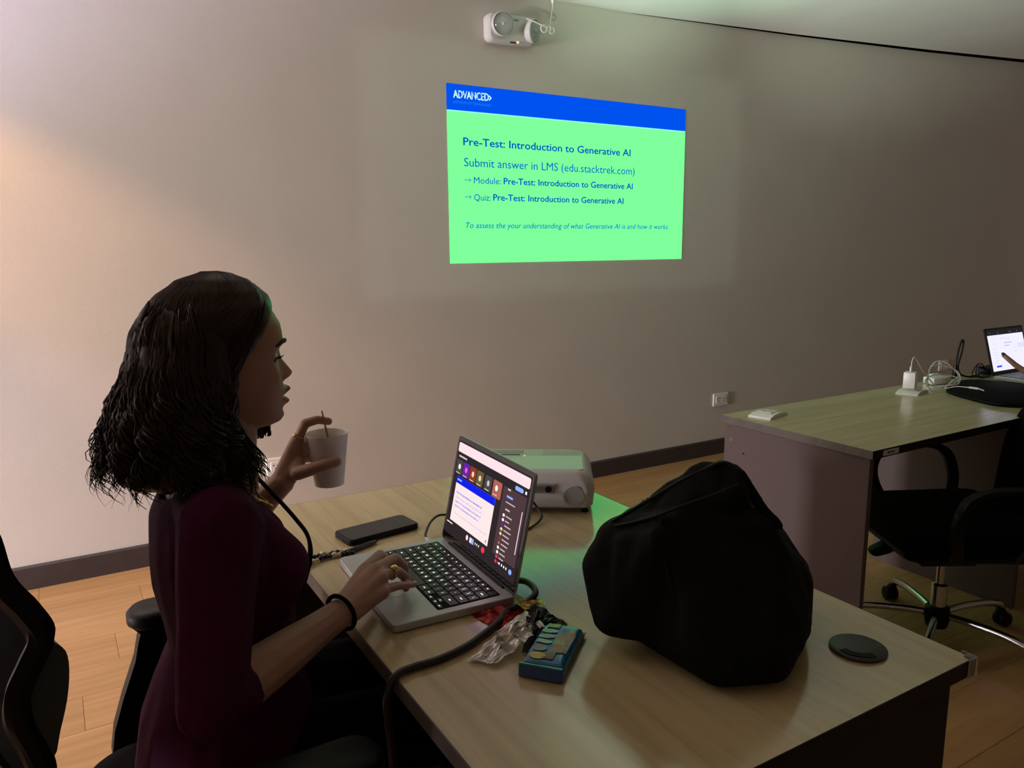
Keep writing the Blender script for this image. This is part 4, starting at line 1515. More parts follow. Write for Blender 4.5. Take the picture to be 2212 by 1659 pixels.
b = patch(lambda e: -0.0655, lambda e: -0.0655 + 0.0155 * (1 - e * e) + 0.0005, 0.0225, 0.0022)
join(b, patch(lambda e: -0.0665 - 0.0140 * (1 - e * e) - 0.0005, lambda e: -0.0665, 0.0215, 0.0022))
obj('lips', b, M['lips'], t, world=True, smooth=True)
for s in (1, -1):
    b = B()
    pts = [head_front(s * y_, v_, 0.0012) for y_, v_ in ((0.012, 0.019), (0.022, 0.0225), (0.033, 0.0235), (0.043, 0.0215), (0.051, 0.017))]
    add_tube(b, smooth_path(pts, 4), [0.0012 + 0.0022 * math.sin(PI * (0.25 + 0.7 * k / 16)) for k in range(17)], 6)
    obj('eyebrow', b, M['brow'], t, world=True, smooth=True)
    b = B()
    add_ell(b, head_front(s * 0.0315, -0.0015, -0.0072), 0.0098, sub=3)
    obj('eye', b, M['eye_white'], t, world=True, smooth=True)
    b = B()
    pts = [head_front(s * y_, v_, 0.0022) for y_, v_ in ((0.019, -0.0040), (0.026, -0.0010), (0.033, -0.0005), (0.041, -0.0030), (0.046, -0.0065))]
    add_tube(b, smooth_path(pts, 3), 0.0013, 6)
    for k in range(11):
        y_ = 0.021 + 0.024 * k / 10
        p = head_front(s * y_, -0.0015, 0.0022)
        add_tube(b, [p, p + HF * 0.005 + HU * -0.001, p + HF * 0.009 + HU * 0.0015], [0.0006, 0.0005, 0.0002], 4)
    obj('eyelashes', b, M['brow'], t, world=True)

# nails
for k, p in RH.items():
    tip, pre = Vector(p[-1]), Vector(p[-2])
    d = (tip - pre).normalized()
    up = (Vector((0, 0, 1)) - d * d.z)
    up = up.normalized() if up.length > 0.2 else Vector((0.6, 0.75, 0)).normalized()
    sd = d.cross(up)
    R = Matrix((d, sd, up)).transposed()
    b = B()
    add_ell(b, tip + up * 0.0042 + d * 0.001, (0.0066, 0.0042, 0.0016), R, 2)
    obj('fingernail', b, M['nail'], t, world=True, smooth=True)

# maroon top with elbow sleeves and a V neck
b = B()
torso(b, 0.001, low=0.50)
arm(b, SR, ER, WR, 0.005, upto=0.12)
arm(b, SL, EL, WL, 0.005, upto=0.12)
add_hull(b, [((0.185, 1.2, 0.560), (0.142, 0.176, 0.05)), ((0.225, 1.2, 0.545), (0.130, 0.168, 0.04))], 3)
add_hull(b, [(Vector((0.178, 1.2, 0.985)), (0.060, 0.10, 0.034)), (SR, 0.048), (SL, 0.048)], 2)
me = remesh(b, 0.0036, 5)
bm = B()
bm.from_mesh(me)


def in_neck(p):
    r = math.hypot((p.x - 0.190) / 0.075, (p.y - 1.2) / 0.085)
    if p.z > 0.965 and r < 1.0:
        return True
    return p.x > 0.19 and abs(p.y - 1.2) < (p.z - 0.915) * 0.80 and p.z > 0.915


bmesh.ops.delete(bm, geom=[f for f in bm.faces if in_neck(f.calc_center_median())], context='FACES')
for v in bm.verts:
    q = Vector((v.co.x * 22, v.co.y * 22, v.co.z * 14))
    v.co += v.normal * (0.0025 * noise.noise(q))
bmesh.ops.solidify(bm, geom=bm.faces[:], thickness=-0.0022)
obj('top', bm, M['blouse'], t, world=True, smooth=True)

b = B()
legs(b, 0.004)
add_hull(b, [((0.19, 1.2, 0.575), (0.135, 0.170, 0.055)), ((0.24, 1.2, 0.565), (0.12, 0.165, 0.05))], 3)
me = remesh(b, 0.007, 4)
obj('trousers', me, M['trousers'], t, world=True, smooth=True)
for a in ANK:
    b = B()
    add_hull(b, [(a + Vector((0.0, 0, -0.035)), (0.040, 0.038, 0.03)), (a + Vector((0.14, 0, -0.068)), (0.045, 0.042, 0.026)), (a + Vector((-0.035, 0, -0.066)), (0.035, 0.036, 0.029))], 2)
    obj('shoe', b, M['black_matte'], t, world=True, smooth=True)

# hair: a cap over the skull, a full mass to the shoulders and curling locks
HAIRLINE = [(-0.12, -0.092), (-0.05, -0.088), (-0.02, -0.080), (0.0, -0.066), (0.02, -0.050), (0.04, -0.036), (0.06, -0.022), (0.076, -0.012), (0.09, 0.0), (0.12, 0.1)]
b = B()
nphi, nv = 96, 60
rings = []
for i in range(nv + 1):
    v = -0.075 + 0.1898 * i / nv
    ring = []
    for k in range(nphi):
        p = head_pt(2 * PI * k / nphi, v, 0.0001)
        d = p - HR
        x, y = d.dot(HF), d.dot(HL)
        c = Vector((-0.085, 0, 0.0))
        o_ = Vector((x + 0.085, y, v * 0.9))
        n_ = o_.normalized() if o_.length > 1e-6 else Vector((0, 0, 1))
        gap = x - lerp(HAIRLINE, v)
        th = 0.012 if gap < -0.02 else (0.012 * max(0.0, -gap / 0.02) ** 0.5 if gap < 0 else -0.010)
        th += 0.0012 * noise.noise(Vector((y * 55, x * 12, v * 12))) if th > 0 else 0
        q = Vector((x, y, v)) + n_ * th
        ring.append(b.verts.new(HR + HF * q.x + HL * q.y + HU * q.z))
    rings.append(ring)
for i in range(nv):
    for k in range(nphi):
        b.faces.new((rings[i][k], rings[i][(k + 1) % nphi], rings[i + 1][(k + 1) % nphi], rings[i + 1][k]))
b.faces.new(rings[0][::-1])
b.faces.new(rings[-1])
obj('hair_crown', b, M['hair'], t, world=True, smooth=True)
b = B()
add_chain(b, [((0.172, 1.195, 1.215), (0.082, 0.088, 0.070)), ((0.155, 1.190, 1.150), (0.080, 0.096, 0.05)), ((0.142, 1.188, 1.090), (0.082, 0.106, 0.05)), ((0.135, 1.186, 1.045), (0.080, 0.110, 0.035))], 3)
me = remesh(b, 0.005, 4)
for v in me.vertices:
    a = math.atan2(v.co.y - 1.19, v.co.x - 0.15)
    v.co += v.normal * (0.006 * noise.noise(Vector((a * 7, v.co.z * 9, 0.3))) + 0.004 * noise.noise(Vector((a * 16, v.co.z * 22, 3.3))))
obj('hair_mass', me, M['hair'], t, world=True, smooth=True)
rnd = random.Random(11)
b = B()
C0 = Vector((0.160, 1.192, 0))


def lock(a, z0, z1, rad, amp, turns, bulge, ph, sides=4, steps=24):
    pts, rs = [], []
    for i in range(steps + 1):
        f_ = i / steps
        z = z0 + (z1 - z0) * f_
        k = max(0.0, min(1.0, (1.215 - z) / 0.17))
        kk = min(1.0, k * 1.3)
        ex = 0.075 + 0.016 * kk + bulge * k
        ey = 0.089 + 0.020 * k + bulge * k
        cx = 0.168 - 0.034 * k
        am = amp * min(1.0, f_ * 1.5) ** 1.6
        th = ph + turns * 2 * PI * f_
        rr = 1.0 + (am * math.cos(th)) / 0.1
        aa = a + am * math.sin(th) / 0.1
        top = max(0.0, (z - 1.215) / 0.10)
        sh = math.sqrt(max(0.02, 1 - min(top, 0.99) ** 2)) * (0.82 + 0.18 * min(1.0, f_ / 0.2))
        pts.append(Vector((cx + ex * rr * sh * math.cos(aa), 1.192 + ey * rr * sh * math.sin(aa), z)))
        rs.append(rad * (0.55 + 0.6 * math.sin(PI * min(0.9, 0.15 + f_ * 0.7))) * (1 - 0.75 * max(0, f_ - 0.75) / 0.25))
    add_tube(b, pts, rs, sides)


for k in range(105):
    a = rnd.uniform(math.radians(52), math.radians(308))
    side = abs(math.atan2(math.sin(a), math.cos(a)))
    front = side < math.radians(80)
    z0 = rnd.uniform(1.20, 1.262) if not front else rnd.uniform(1.12, 1.17)
    z1 = rnd.uniform(1.024, 1.088)
    am, tn, ph, bl = rnd.uniform(0.007, 0.016), rnd.uniform(1.6, 3.2), rnd.uniform(0, 6.3), rnd.uniform(-0.006, 0.008)
    for j in range(12):
        lock(a + rnd.uniform(-0.07, 0.07), z0 + rnd.uniform(-0.02, 0.02), z1 + rnd.uniform(-0.015, 0.02), rnd.uniform(0.0011, 0.0022), am * rnd.uniform(0.7, 1.3), tn * rnd.uniform(0.92, 1.08), bl + rnd.uniform(-0.004, 0.004), ph + rnd.uniform(-0.5, 0.5))
# locks falling in front of the ear on the near side, and one on the far side under the chin
for k in range(20):
    bx0, by0, bz0 = rnd.uniform(0.190, 0.212), rnd.uniform(1.110, 1.124), rnd.uniform(1.13, 1.20)
    bz1, bxe, bye = rnd.uniform(1.000, 1.060), rnd.uniform(0.200, 0.248), rnd.uniform(1.105, 1.150)
    bph, btn, bam = rnd.uniform(0, 6.3), rnd.uniform(1.3, 2.6), rnd.uniform(0.004, 0.010)
    for j in range(9):
        x0, y0, z0, z1 = bx0 + rnd.uniform(-0.006, 0.006), by0 + rnd.uniform(-0.004, 0.004), bz0 + rnd.uniform(-0.01, 0.01), bz1 + rnd.uniform(-0.012, 0.012)
        xe, ye, ph, tn, am = bxe + rnd.uniform(-0.006, 0.006), bye + rnd.uniform(-0.006, 0.006), bph + rnd.uniform(-0.4, 0.4), btn * rnd.uniform(0.93, 1.07), bam * rnd.uniform(0.7, 1.3)
        pts = []
        for i in range(27):
            f_ = i / 26
            s_ = am * min(1, f_ * 1.5)
            pts.append(Vector((x0 - 0.012 * math.sin(PI * min(1, f_ * 1.3)) + (xe - x0) * f_ ** 2 + s_ * math.cos(ph + tn * 2 * PI * f_), y0 + (ye - y0) * f_ + s_ * 0.6 * math.sin(ph + tn * 2 * PI * f_), z0 + (z1 - z0) * f_)))
        add_tube(b, pts, [0.0018 * (0.5 + 0.6 * math.sin(PI * (0.15 + 0.75 * i / 26))) * (1 - 0.6 * max(0, i / 26 - 0.8) / 0.2) for i in range(27)], 4)
for k in range(26):
    x0, y0 = rnd.uniform(0.268, 0.292), rnd.uniform(1.262, 1.275)
    pts = []
    ph = rnd.uniform(0, 6.3)
    for i in range(23):
        f_ = i / 22
        pts.append(Vector((x0 + 0.004 * math.cos(ph + 9 * f_) - 0.02 * (1 - f_) ** 2, y0 + 0.006 * math.sin(ph + 9 * f_), 1.15 - (0.098 + 0.004 * (k % 3)) * f_)))
    add_tube(b, pts, [0.0021 * (0.5 + 0.6 * math.sin(PI * (0.2 + 0.7 * i / 22))) for i in range(23)], 4)
# strands combed from the middle parting back and down over the crown
def front_v(x0):
    lo, hi = 0.05, 0.115
    for _ in range(24):
        mid = (lo + hi) / 2
        if lerp(FRONT, mid) > x0:
            lo = mid
        else:
            hi = mid
    return lo


for k in range(620):
    x0 = -0.018 - 0.070 * rnd.random() ** 0.55
    v0 = front_v(x0)
    sd = -1 if k % 2 else 1
    phe = math.radians(rnd.uniform(95, 178)) if x0 < -0.04 else math.radians(rnd.uniform(94, 135))
    ve = rnd.uniform(-0.055, 0.02)
    lift = rnd.uniform(0.0118, 0.0138)
    wv, wp = rnd.uniform(0, 0.02), rnd.uniform(0, 6)
    pts = []
    for i in range(20):
        f_ = i / 19
        ph_ = phe * (f_ ** (0.50 if x0 < -0.04 else 0.42)) + wv * math.sin(wp + 7 * f_)
        v = v0 + (ve - v0) * f_ ** 1.6
        p_ = head_pt(sd * ph_, v, lift * (0.45 + 0.55 * min(1.0, f_ / 0.2)) if x0 > -0.045 else lift)
        p_.z += 0.012 * max(0.0, v / 0.115) ** 3
        pts.append(p_)
    add_tube(b, pts, [0.0014 * (0.35 + 0.65 * math.sin(PI * (0.12 + 0.8 * i / 19))) for i in range(20)], 4)
for k in range(420):
    ph0 = rnd.choice((-1, 1)) * math.radians(rnd.uniform(97, 180))
    ve, lift = rnd.uniform(-0.06, 0.03), rnd.uniform(0.0118, 0.0140)
    wv, wp = rnd.uniform(0, 0.03), rnd.uniform(0, 6)
    pts = []
    for i in range(20):
        f_ = i / 19
        v = 0.1149 + (ve - 0.1149) * f_ ** 1.7
        p_ = head_pt(ph0 + wv * math.sin(wp + 6 * f_), v, lift)
        p_.z += 0.012 * max(0.0, v / 0.115) ** 3
        pts.append(p_)
    add_tube(b, pts, [0.0015 * (0.5 + 0.5 * math.sin(PI * (0.12 + 0.8 * i / 19))) for i in range(20)], 4)
for k in range(90):
    ph0 = rnd.choice((-1, 1)) * math.radians(rnd.uniform(55, 100))
    pts = []
    for i in range(12):
        v = 0.1149 + (0.078 - 0.1149) * (i / 11) ** 1.5
        p_ = head_pt(ph0, v, 0.0124)
        p_.z += 0.012 * max(0.0, v / 0.115) ** 3
        pts.append(p_)
    add_tube(b, pts, 0.0012, 4)
obj('hair_locks', b, M['hair'], t, world=True, smooth=True, kind='stuff')
b = B()
for k in range(120):
    a = rnd.uniform(math.radians(75), math.radians(290))
    z0 = rnd.uniform(1.05, 1.27)
    lock(a, z0, max(1.01, z0 - rnd.uniform(0.06, 0.20)), 0.0006, rnd.uniform(0.006, 0.014), rnd.uniform(0.8, 2.5), rnd.uniform(0.004, 0.014), rnd.uniform(0, 6.3), 3, 18)
obj('flyaway_hair', b, M['hair'], t, world=True, kind='stuff')

# jewellery and lanyard
b = B()
c, r = WR + Vector((-0.004, -0.002, 0.0)), 0.0275
d = (WR - ER).normalized()
fx, fy = frame(d)
add_tube(b, [c + (fx * math.cos(2 * PI * k / 28) + fy * math.sin(2 * PI * k / 28)) * r for k in range(29)], 0.0036, 6)
obj('wristband', b, M['black_matte'], t, world=True, smooth=True)


def ring(p0, p1, f_, r, big):
    p0, p1 = Vector(p0), Vector(p1)
    c, d = p0.lerp(p1, f_), (p1 - p0).normalized()
    fx, fy = frame(d)
    b = B()
    add_tube(b, [c + (fx * math.cos(2 * PI * k / 20) + fy * math.sin(2 * PI * k / 20)) * r for k in range(21)], 0.0013, 6)
    up = Vector((-0.35, -0.5, 0.8))
    up = (up - d * up.dot(d)).normalized()
    add_ell(b, c + up * (r + 0.001), (big, big, big * 0.7), sub=2)
    obj('ring', b, M['gold'], t, world=True, smooth=True)


ring(RH['ring'][0], RH['ring'][1], 0.62, 0.0100, 0.0062)
ring(LHD['index'][0], LHD['index'][1], 0.25, 0.0106, 0.0030)
pts = smooth_path([(0.190, 1.132, 1.006), (0.226, 1.150, 0.988), (0.256, 1.176, 0.966), (0.270, 1.2, 0.952), (0.256, 1.224, 0.966), (0.226, 1.25, 0.988)], 6)
b = add_tube(B(), pts, 0.0014, 6)
for p in pts[9:24:3]:
    add_ell(b, p + Vector((0.0025, 0, -0.003)), 0.0032, sub=1)
obj('necklace', b, M['gold'], t, world=True, smooth=True)
b = B()
lp = smooth_path([(0.195, 1.240, 1.025), (0.246, 1.236, 1.004), (0.268, 1.226, 0.978), (0.292, 1.216, 0.945), (0.312, 1.210, 0.915), (0.328, 1.206, 0.885), (0.329, 1.203, 0.850), (0.312, 1.2, 0.80)], 5)
for i in range(len(lp) - 1):
    add_hull(b, [(lp[i], (0.0034, 0.0110, 0.0034)), (lp[i + 1], (0.0034, 0.0110, 0.0034))], 1)
obj('lanyard', b, M['black_matte'], t, world=True)

# paper cup and stirrer
t = thing('paper_cup', 'white paper cup of milky drink held up in the woman\'s raised hand', 'cup', CUP)
b = B()
add_lathe(b, [(0.0, 0.004), (0.0245, 0.004), (0.0250, 0.0), (0.0262, 0.0), (0.0372, 0.0925), (0.0385, 0.0945), (0.0382, 0.0965), (0.0366, 0.0958), (0.0262, 0.008), (0.001, 0.008)], (0, 0, 0), 48, caps=False)
obj('cup_body', b, M['cup'], t, smooth=50)
b = B()
add_lathe(b, [(0.0345, 0.078), (0.001, 0.078)], (0, 0, 0), 40, caps=False)
obj('drink', b, M['coffee'], t)
sb = B()
add_tube(sb, [(0.4225, 1.352, 0.945), (0.4105, 1.340, 1.016), (0.400, 1.332, 1.064)], [0.0024, 0.0022, 0.0016], 6)
single('stirrer', sb, M['stick'], 'thin wooden stirrer standing in the paper cup', 'stirrer', (0.4225, 1.352, 0.945))

# ------------------------------------------------------------------ the woman's chair
t = thing('office_chair', 'black mesh-backed task chair the woman sits on', 'chair', (0.17, 1.2, 0))
EDIR = Vector((-0.208, 0.978, 0))               # along the backrest, from the camera side to the wall side
FDIR = Vector((0.978, 0.208, 0))
edge = [(-0.135, 1.175), (-0.105, 1.10), (-0.078, 1.034), (-0.068, 0.976), (-0.047, 0.936), (-0.034, 0.900), (-0.048, 0.868), (-0.064, 0.835), (-0.067, 0.800), (-0.056, 0.760), (-0.050, 0.730), (-0.050, 0.700), (-0.045, 0.66)]
ep = smooth_path([Vector((x_, 1.02, z_)) for x_, z_ in edge], 5)
BWD = 0.42
b = B()
ns = 14
grid = []
for i, p in enumerate(ep):
    rowv = []
    for j in range(ns + 1):
        s_ = j / ns
        bow = -0.030 * math.sin(PI * s_) - 0.006
        rowv.append(b.verts.new(p + EDIR * (BWD * s_) + FDIR * bow))
    grid.append(rowv)
for i in range(len(ep) - 1):
    for j in range(ns):
        b.faces.new((grid[i][j], grid[i][j + 1], grid[i + 1][j + 1], grid[i + 1][j]))
bmesh.ops.solidify(b, geom=b.faces[:], thickness=0.006)
obj('mesh_back', b, M['mesh_fabric'], t, world=True, smooth=True)
b = B()
fr = ep + [ep[-1] + EDIR * (BWD * k / 8) + FDIR * (-0.035 * math.sin(PI * k / 8)) for k in range(1, 8)] + [p + EDIR * BWD for p in ep[::-1]]
fr += [ep[0] + EDIR * (BWD * k / 8) + FDIR * (-0.035 * math.sin(PI * k / 8)) for k in range(7, -1, -1)]
for i in range(0, len(fr) - 1):
    add_hull(b, [(fr[i] + FDIR * -0.012, (0.017, 0.011, 0.012)), (fr[i + 1] + FDIR * -0.012, (0.017, 0.011, 0.012))], 1)
obj('back_frame', b, M['black_plastic'], t, world=True)
# lumbar pad bulging out of the hollow of the frame
b = B()
pad = [(p.x, p.y) for p in smooth_path([Vector((x_, z_, 0)) for x_, z_ in ((-0.034, 0.897), (-0.021, 0.880), (-0.0195, 0.851), (-0.026, 0.81), (-0.038, 0.768), (-0.048, 0.735), (-0.060, 0.77), (-0.066, 0.805), (-0.064, 0.838), (-0.050, 0.870), (-0.034, 0.897))], 3)][:-1]
rings = []
for j in range(13):
    s_ = j / 12
    k = min(1.0, math.sin(PI * min(max(s_, 0.02), 0.98)) ** 0.35)
    cx_, cz_ = sum(p[0] for p in pad) / len(pad), sum(p[1] for p in pad) / len(pad)
    rings.append([b.verts.new(Vector((cx_ + (x_ - cx_) * (0.85 + 0.15 * k), 1.016, cz_ + (z_ - cz_) * (0.85 + 0.15 * k))) + EDIR * (BWD * s_) + FDIR * (-0.022 * math.sin(PI * s_))) for x_, z_ in pad])
for j in range(12):
    for k in range(len(pad)):
        b.faces.new((rings[j][k], rings[j][(k + 1) % len(pad)], rings[j + 1][(k + 1) % len(pad)], rings[j + 1][k]))
b.faces.new(rings[0][::-1])
b.faces.new(rings[-1])
bmesh.ops.recalc_face_normals(b, faces=b.faces)
obj('lumbar_pad', b, M['lumbar'], t, world=True, smooth=60)
b = B()
sp_ = smooth_path([(-0.10, 1.235, 0.72), (-0.115, 1.235, 0.62), (-0.085, 1.23, 0.50), (0.0, 1.22, 0.40), (0.12, 1.21, 0.375)], 5)
for i in range(len(sp_) - 1):
    add_hull(b, [(sp_[i], (0.022, 0.035, 0.022)), (sp_[i + 1], (0.022, 0.035, 0.022))], 1)
obj('back_bracket', b, M['black_plastic'], t, world=True)
b = B()
for z0, z1, k in ((0.400, 0.412, 0.97), (0.412, 0.470, 1.0), (0.470, 0.482, 0.97)):
    pass
rings = []
for z_, ins in ((0.398, 0.03), (0.405, 0.008), (0.430, 0.0), (0.455, 0.004), (0.470, 0.016), (0.477, 0.040)):
    rings.append([b.verts.new((0.205 + x_, 1.2 + y_, z_ - 0.02 * max(0, x_ - 0.12) / 0.12)) for x_, y_ in rrect(0.50 - 2 * ins, 0.51 - 2 * ins, 0.10 - ins * 0.5, 8)])
n = len(rings[0])
for i in range(len(rings) - 1):
    for k in range(n):
        b.faces.new((rings[i][k], rings[i][(k + 1) % n], rings[i + 1][(k + 1) % n], rings[i + 1][k]))
b.faces.new(rings[0][::-1])
b.faces.new(rings[-1])
obj('seat', b, M['seat_fabric'], t, world=True, smooth=60)
for s in (1, -1):
    yc = 1.2 + s * 0.303
    b = B()
    add_slab(b, 0.26, 0.088, 0.664, 0.696, 0.040, c=(0.196, yc), ch=0.008)
    obj('arm_pad', b, M['black_plastic'], t, world=True, smooth=50)
    b = B()
    poly = [(0.075, 0.668), (0.086, 0.655), (0.081, 0.640), (0.073, 0.604), (0.047, 0.536), (0.028, 0.478), (0.020, 0.430), (0.150, 0.430), (0.165, 0.52), (0.185, 0.60), (0.215, 0.668)]
    add_prism(b, poly, 1, yc - 0.017 - s * 0.006, yc + 0.017 - s * 0.006)
    obj('arm_support', b, M['black_plastic'], t, world=True)
    obj('arm_bracket', add_box(B(), (0.10, 1.2 + s * 0.24, 0.415), (0.10, 0.14, 0.022), bev=0.004), M['black_plastic'], t, world=True)


def star_base(t, c, angles, leg_mat, R_=0.30, hub_z=0.10, col_top=0.40):
    c = Vector(c)
    b = B()
    add_lathe(b, [(0.0, hub_z - 0.045), (0.034, hub_z - 0.045), (0.040, hub_z - 0.02), (0.038, hub_z + 0.022), (0.030, hub_z + 0.030), (0.0, hub_z + 0.030)], c, 24)
    obj('hub', b, M['black_plastic'], t, world=True, smooth=40)
    b = B()
    add_lathe(b, [(0.0, hub_z - 0.03), (0.026, hub_z - 0.03), (0.026, col_top - 0.11), (0.025, col_top - 0.105), (0.014, col_top - 0.10), (0.014, col_top), (0.0, col_top)], c, 24)
    obj('gas_column', b, leg_mat, t, world=True, smooth=40)
    for a in angles:
        a = math.radians(a)
        d = Vector((math.cos(a), math.sin(a), 0))
        b = B()
        lp_ = smooth_path([c + d * 0.03 + Vector((0, 0, hub_z)), c + d * 0.12 + Vector((0, 0, hub_z + 0.004)), c + d * 0.22 + Vector((0, 0, hub_z)), c + d * (R_ - 0.02) + Vector((0, 0, hub_z - 0.012)), c + d * R_ + Vector((0, 0, hub_z - 0.026))], 4)
        add_tube(b, lp_, 0.0125, 10)
        lg = obj('leg', b, leg_mat, t, world=True, smooth=True)
        w = c + d * R_
        b = B()
        sd = Vector((-d.y, d.x, 0))
        for s in (-1, 1):
            rm = Matrix((d, Vector((0, 0, 1)), sd * s)).transposed()
            add_lathe(b, [(0.0, 0.004), (0.022, 0.004), (0.026, 0.008), (0.026, 0.018), (0.022, 0.022), (0.0, 0.022)], w + d * 0.012 + Vector((0, 0, 0.0265)), 18, rm)
        add_hull(b, [(w + Vector((0, 0, 0.060)), (0.016, 0.016, 0.012)), (w + d * 0.014 + Vector((0, 0, 0.032)), (0.020, 0.020, 0.018))], 2)
        obj('caster', b, M['black_plastic'], lg, world=True, smooth=40)


star_base(t, (0.17, 1.2, 0), (20, 92, 164, 236, 308), M['black_plastic'], R_=0.31, hub_z=0.10, col_top=0.395)

# ------------------------------------------------------------------ the empty chair at the far desk
HUB = Vector((2.515, 1.372, 0))
CF = Vector((-0.857, 0.515, 0))                 # the way it faces
CS = Vector((0.515, 0.857, 0))                  # across the seat, away from the camera
t = thing('office_chair', 'black padded swivel chair with chrome star base at the far desk', 'chair', HUB)


def cp(f_, s_, z_):
    return HUB + CF * f_ + CS * s_ + Vector((0, 0, z_))


RC = Matrix((CF, CS, Vector((0, 0, 1)))).transposed()
b = B()
add_hull(b, [(cp(0.17, sy * 0.17, 0.425), (0.070, 0.07, 0.055), RC) for sy in (-1, 1)] + [(cp(-0.17, sy * 0.16, 0.440), (0.06, 0.07, 0.05), RC) for sy in (-1, 1)])
obj('seat', remesh(b, 0.012, 3), M['seat_fabric'], t, world=True, smooth=True)
b = B()
add_hull(b, [(cp(0.16, sy * 0.13, 0.365), (0.05, 0.05, 0.02), RC) for sy in (-1, 1)] + [(cp(-0.16, sy * 0.13, 0.365), (0.05, 0.05, 0.03), RC) for sy in (-1, 1)])
obj('seat_pan', b, M['black_plastic'], t, world=True)
b = B()
add_box(b, cp(0, 0, 0.315), (0.20, 0.10, 0.06), RC, bev=0.012)
add_hull(b, [(cp(0.18, 0.02, 0.335), (0.024, 0.03, 0.024), RC), (cp(0.215, 0.03, 0.315), (0.022, 0.030, 0.018), RC)], 2)
obj('tilt_mechanism', b, M['black_plastic'], t, world=True)
b = B()
add_hull(b, [(cp(-0.315, sy * 0.165, 0.60), (0.035, 0.05, 0.14), RC) for sy in (-1, 1)] + [(cp(-0.400, sy * 0.12, 0.86), (0.035, 0.06, 0.07), RC) for sy in (-1, 1)] + [(cp(-0.275, sy * 0.13, 0.44), (0.03, 0.06, 0.05), RC) for sy in (-1, 1)])
obj('backrest', remesh(b, 0.012, 3), M['seat_fabric'], t, world=True, smooth=True)
b = B()
bk = smooth_path([cp(-0.10, 0, 0.34), cp(-0.30, 0, 0.36), cp(-0.345, 0, 0.44), cp(-0.35, 0, 0.58)], 4)
for i in range(len(bk) - 1):
    add_hull(b, [(bk[i], (0.014, 0.035, 0.014), RC), (bk[i + 1], (0.014, 0.035, 0.014), RC)], 1)
obj('back_bracket', b, M['black_plastic'], t, world=True)
for s in (1, -1):
    b = B()
    ap = smooth_path([cp(-0.12, s * 0.215, 0.38), cp(-0.17, s * 0.270, 0.50), cp(-0.13, s * 0.285, 0.605), cp(0.0, s * 0.285, 0.625), cp(0.10, s * 0.285, 0.595), cp(0.125, s * 0.275, 0.50), cp(0.08, s * 0.215, 0.38)], 5)
    for i in range(len(ap) - 1):
        add_hull(b, [(ap[i], (0.022, 0.020, 0.014), RC), (ap[i + 1], (0.022, 0.020, 0.014), RC)], 1)
    obj('armrest', b, M['black_plastic'], t, world=True)
star_base(t, HUB, (276, 348, 60, 132, 204), M['chrome'], R_=0.30, hub_z=0.10, col_top=0.31)

# ------------------------------------------------------------------ things on the far desk
t = thing('charger', 'white cube charger standing plugged into the far desk outlet', 'charger', (2.972, 1.816, DT + 0.017), math.radians(20))
b = add_box(B(), (0, 0, 0.037), (0.046, 0.046, 0.068), bev=0.006, seg=2)
obj('charger_body', b, M['white_plastic'], t, smooth=40)
obj('prongs', add_box(B(), (0, 0, 0.0025), (0.020, 0.006, 0.006)), M['chrome'], t)
obj('port', add_box(B(), (0, 0, 0.0712), (0.011, 0.005, 0.001), bev=0.0004), M['proj_grey'], t)
cb = Vector((2.972, 1.816, DT + 0.088))
t = thing('charging_cable', 'white charging cable coiled beside the white charger', 'cable', (3.12, 1.78, DT))
b = add_box(B(), cb + Vector((0, 0, 0.011)), (0.012, 0.008, 0.022), bev=0.002)
obj('plug', b, M['white_plastic'], t, world=True)
pts = [cb + Vector((0, 0, 0.02)), cb + Vector((0.003, 0, 0.045)), cb + Vector((0.022, 0, 0.056)), (3.035, 1.806, DT + 0.088), (3.085, 1.800, DT + 0.045), (3.115, 1.790, DT + 0.018)]
cc = Vector((3.128, 1.790, DT + 0.058))
rgt, upv = Vector((0.90, -0.30, 0.05)).normalized(), Vector((0.12, 0.35, 0.93)).normalized()
for k in range(0, 52):
    a = -1.2 + k * 0.40
    rr = 0.056 + 0.012 * math.sin(k * 0.47) + 0.006 * math.sin(k * 1.13)
    sq = 1.05 if k < 34 else 0.62
    p = cc + rgt * (rr * 1.35 * math.cos(a)) + upv * (rr * sq * math.sin(a) - (0.0 if k < 34 else 0.018)) + Vector((0.004 * math.sin(k), -0.022 * (k / 52.0), 0))
    p.z = max(p.z, DT + (0.0235 if p.x > 3.07 and p.y < 1.785 else 0.0045))
    pts.append(p)
pts += [(3.10, 1.745, DT + 0.018), (3.13, 1.715, DT + 0.026), (3.150, 1.668, DT + 0.026), (3.152, 1.640, DT + 0.026), (3.140, 1.612, DT + 0.024)]
b = add_tube(B(), smooth_path(pts, 4), 0.0022, 6)
obj('wire', b, M['white_cable'], t, world=True, smooth=True)
b = add_tube(B(), [(3.150, 1.676, DT + 0.026), (3.152, 1.640, DT + 0.026)], 0.0045, 8)
obj('plug', b, M['white_plastic'], t, world=True, smooth=40)

t = thing('power_adapter', 'white power adapter block lying behind the coiled white cable', 'adapter', (3.275, 1.880, DT), math.radians(-12))
b = add_box(B(), (0, 0, 0.016), (0.100, 0.060, 0.031), bev=0.008, seg=2)
obj('adapter_body', b, M['white_plastic'], t, smooth=40)
b = add_box(B(), (0.030, 0.042, 0.026), (0.050, 0.026, 0.018), bev=0.004)
obj('plug_head', b, M['white_plastic'], t)

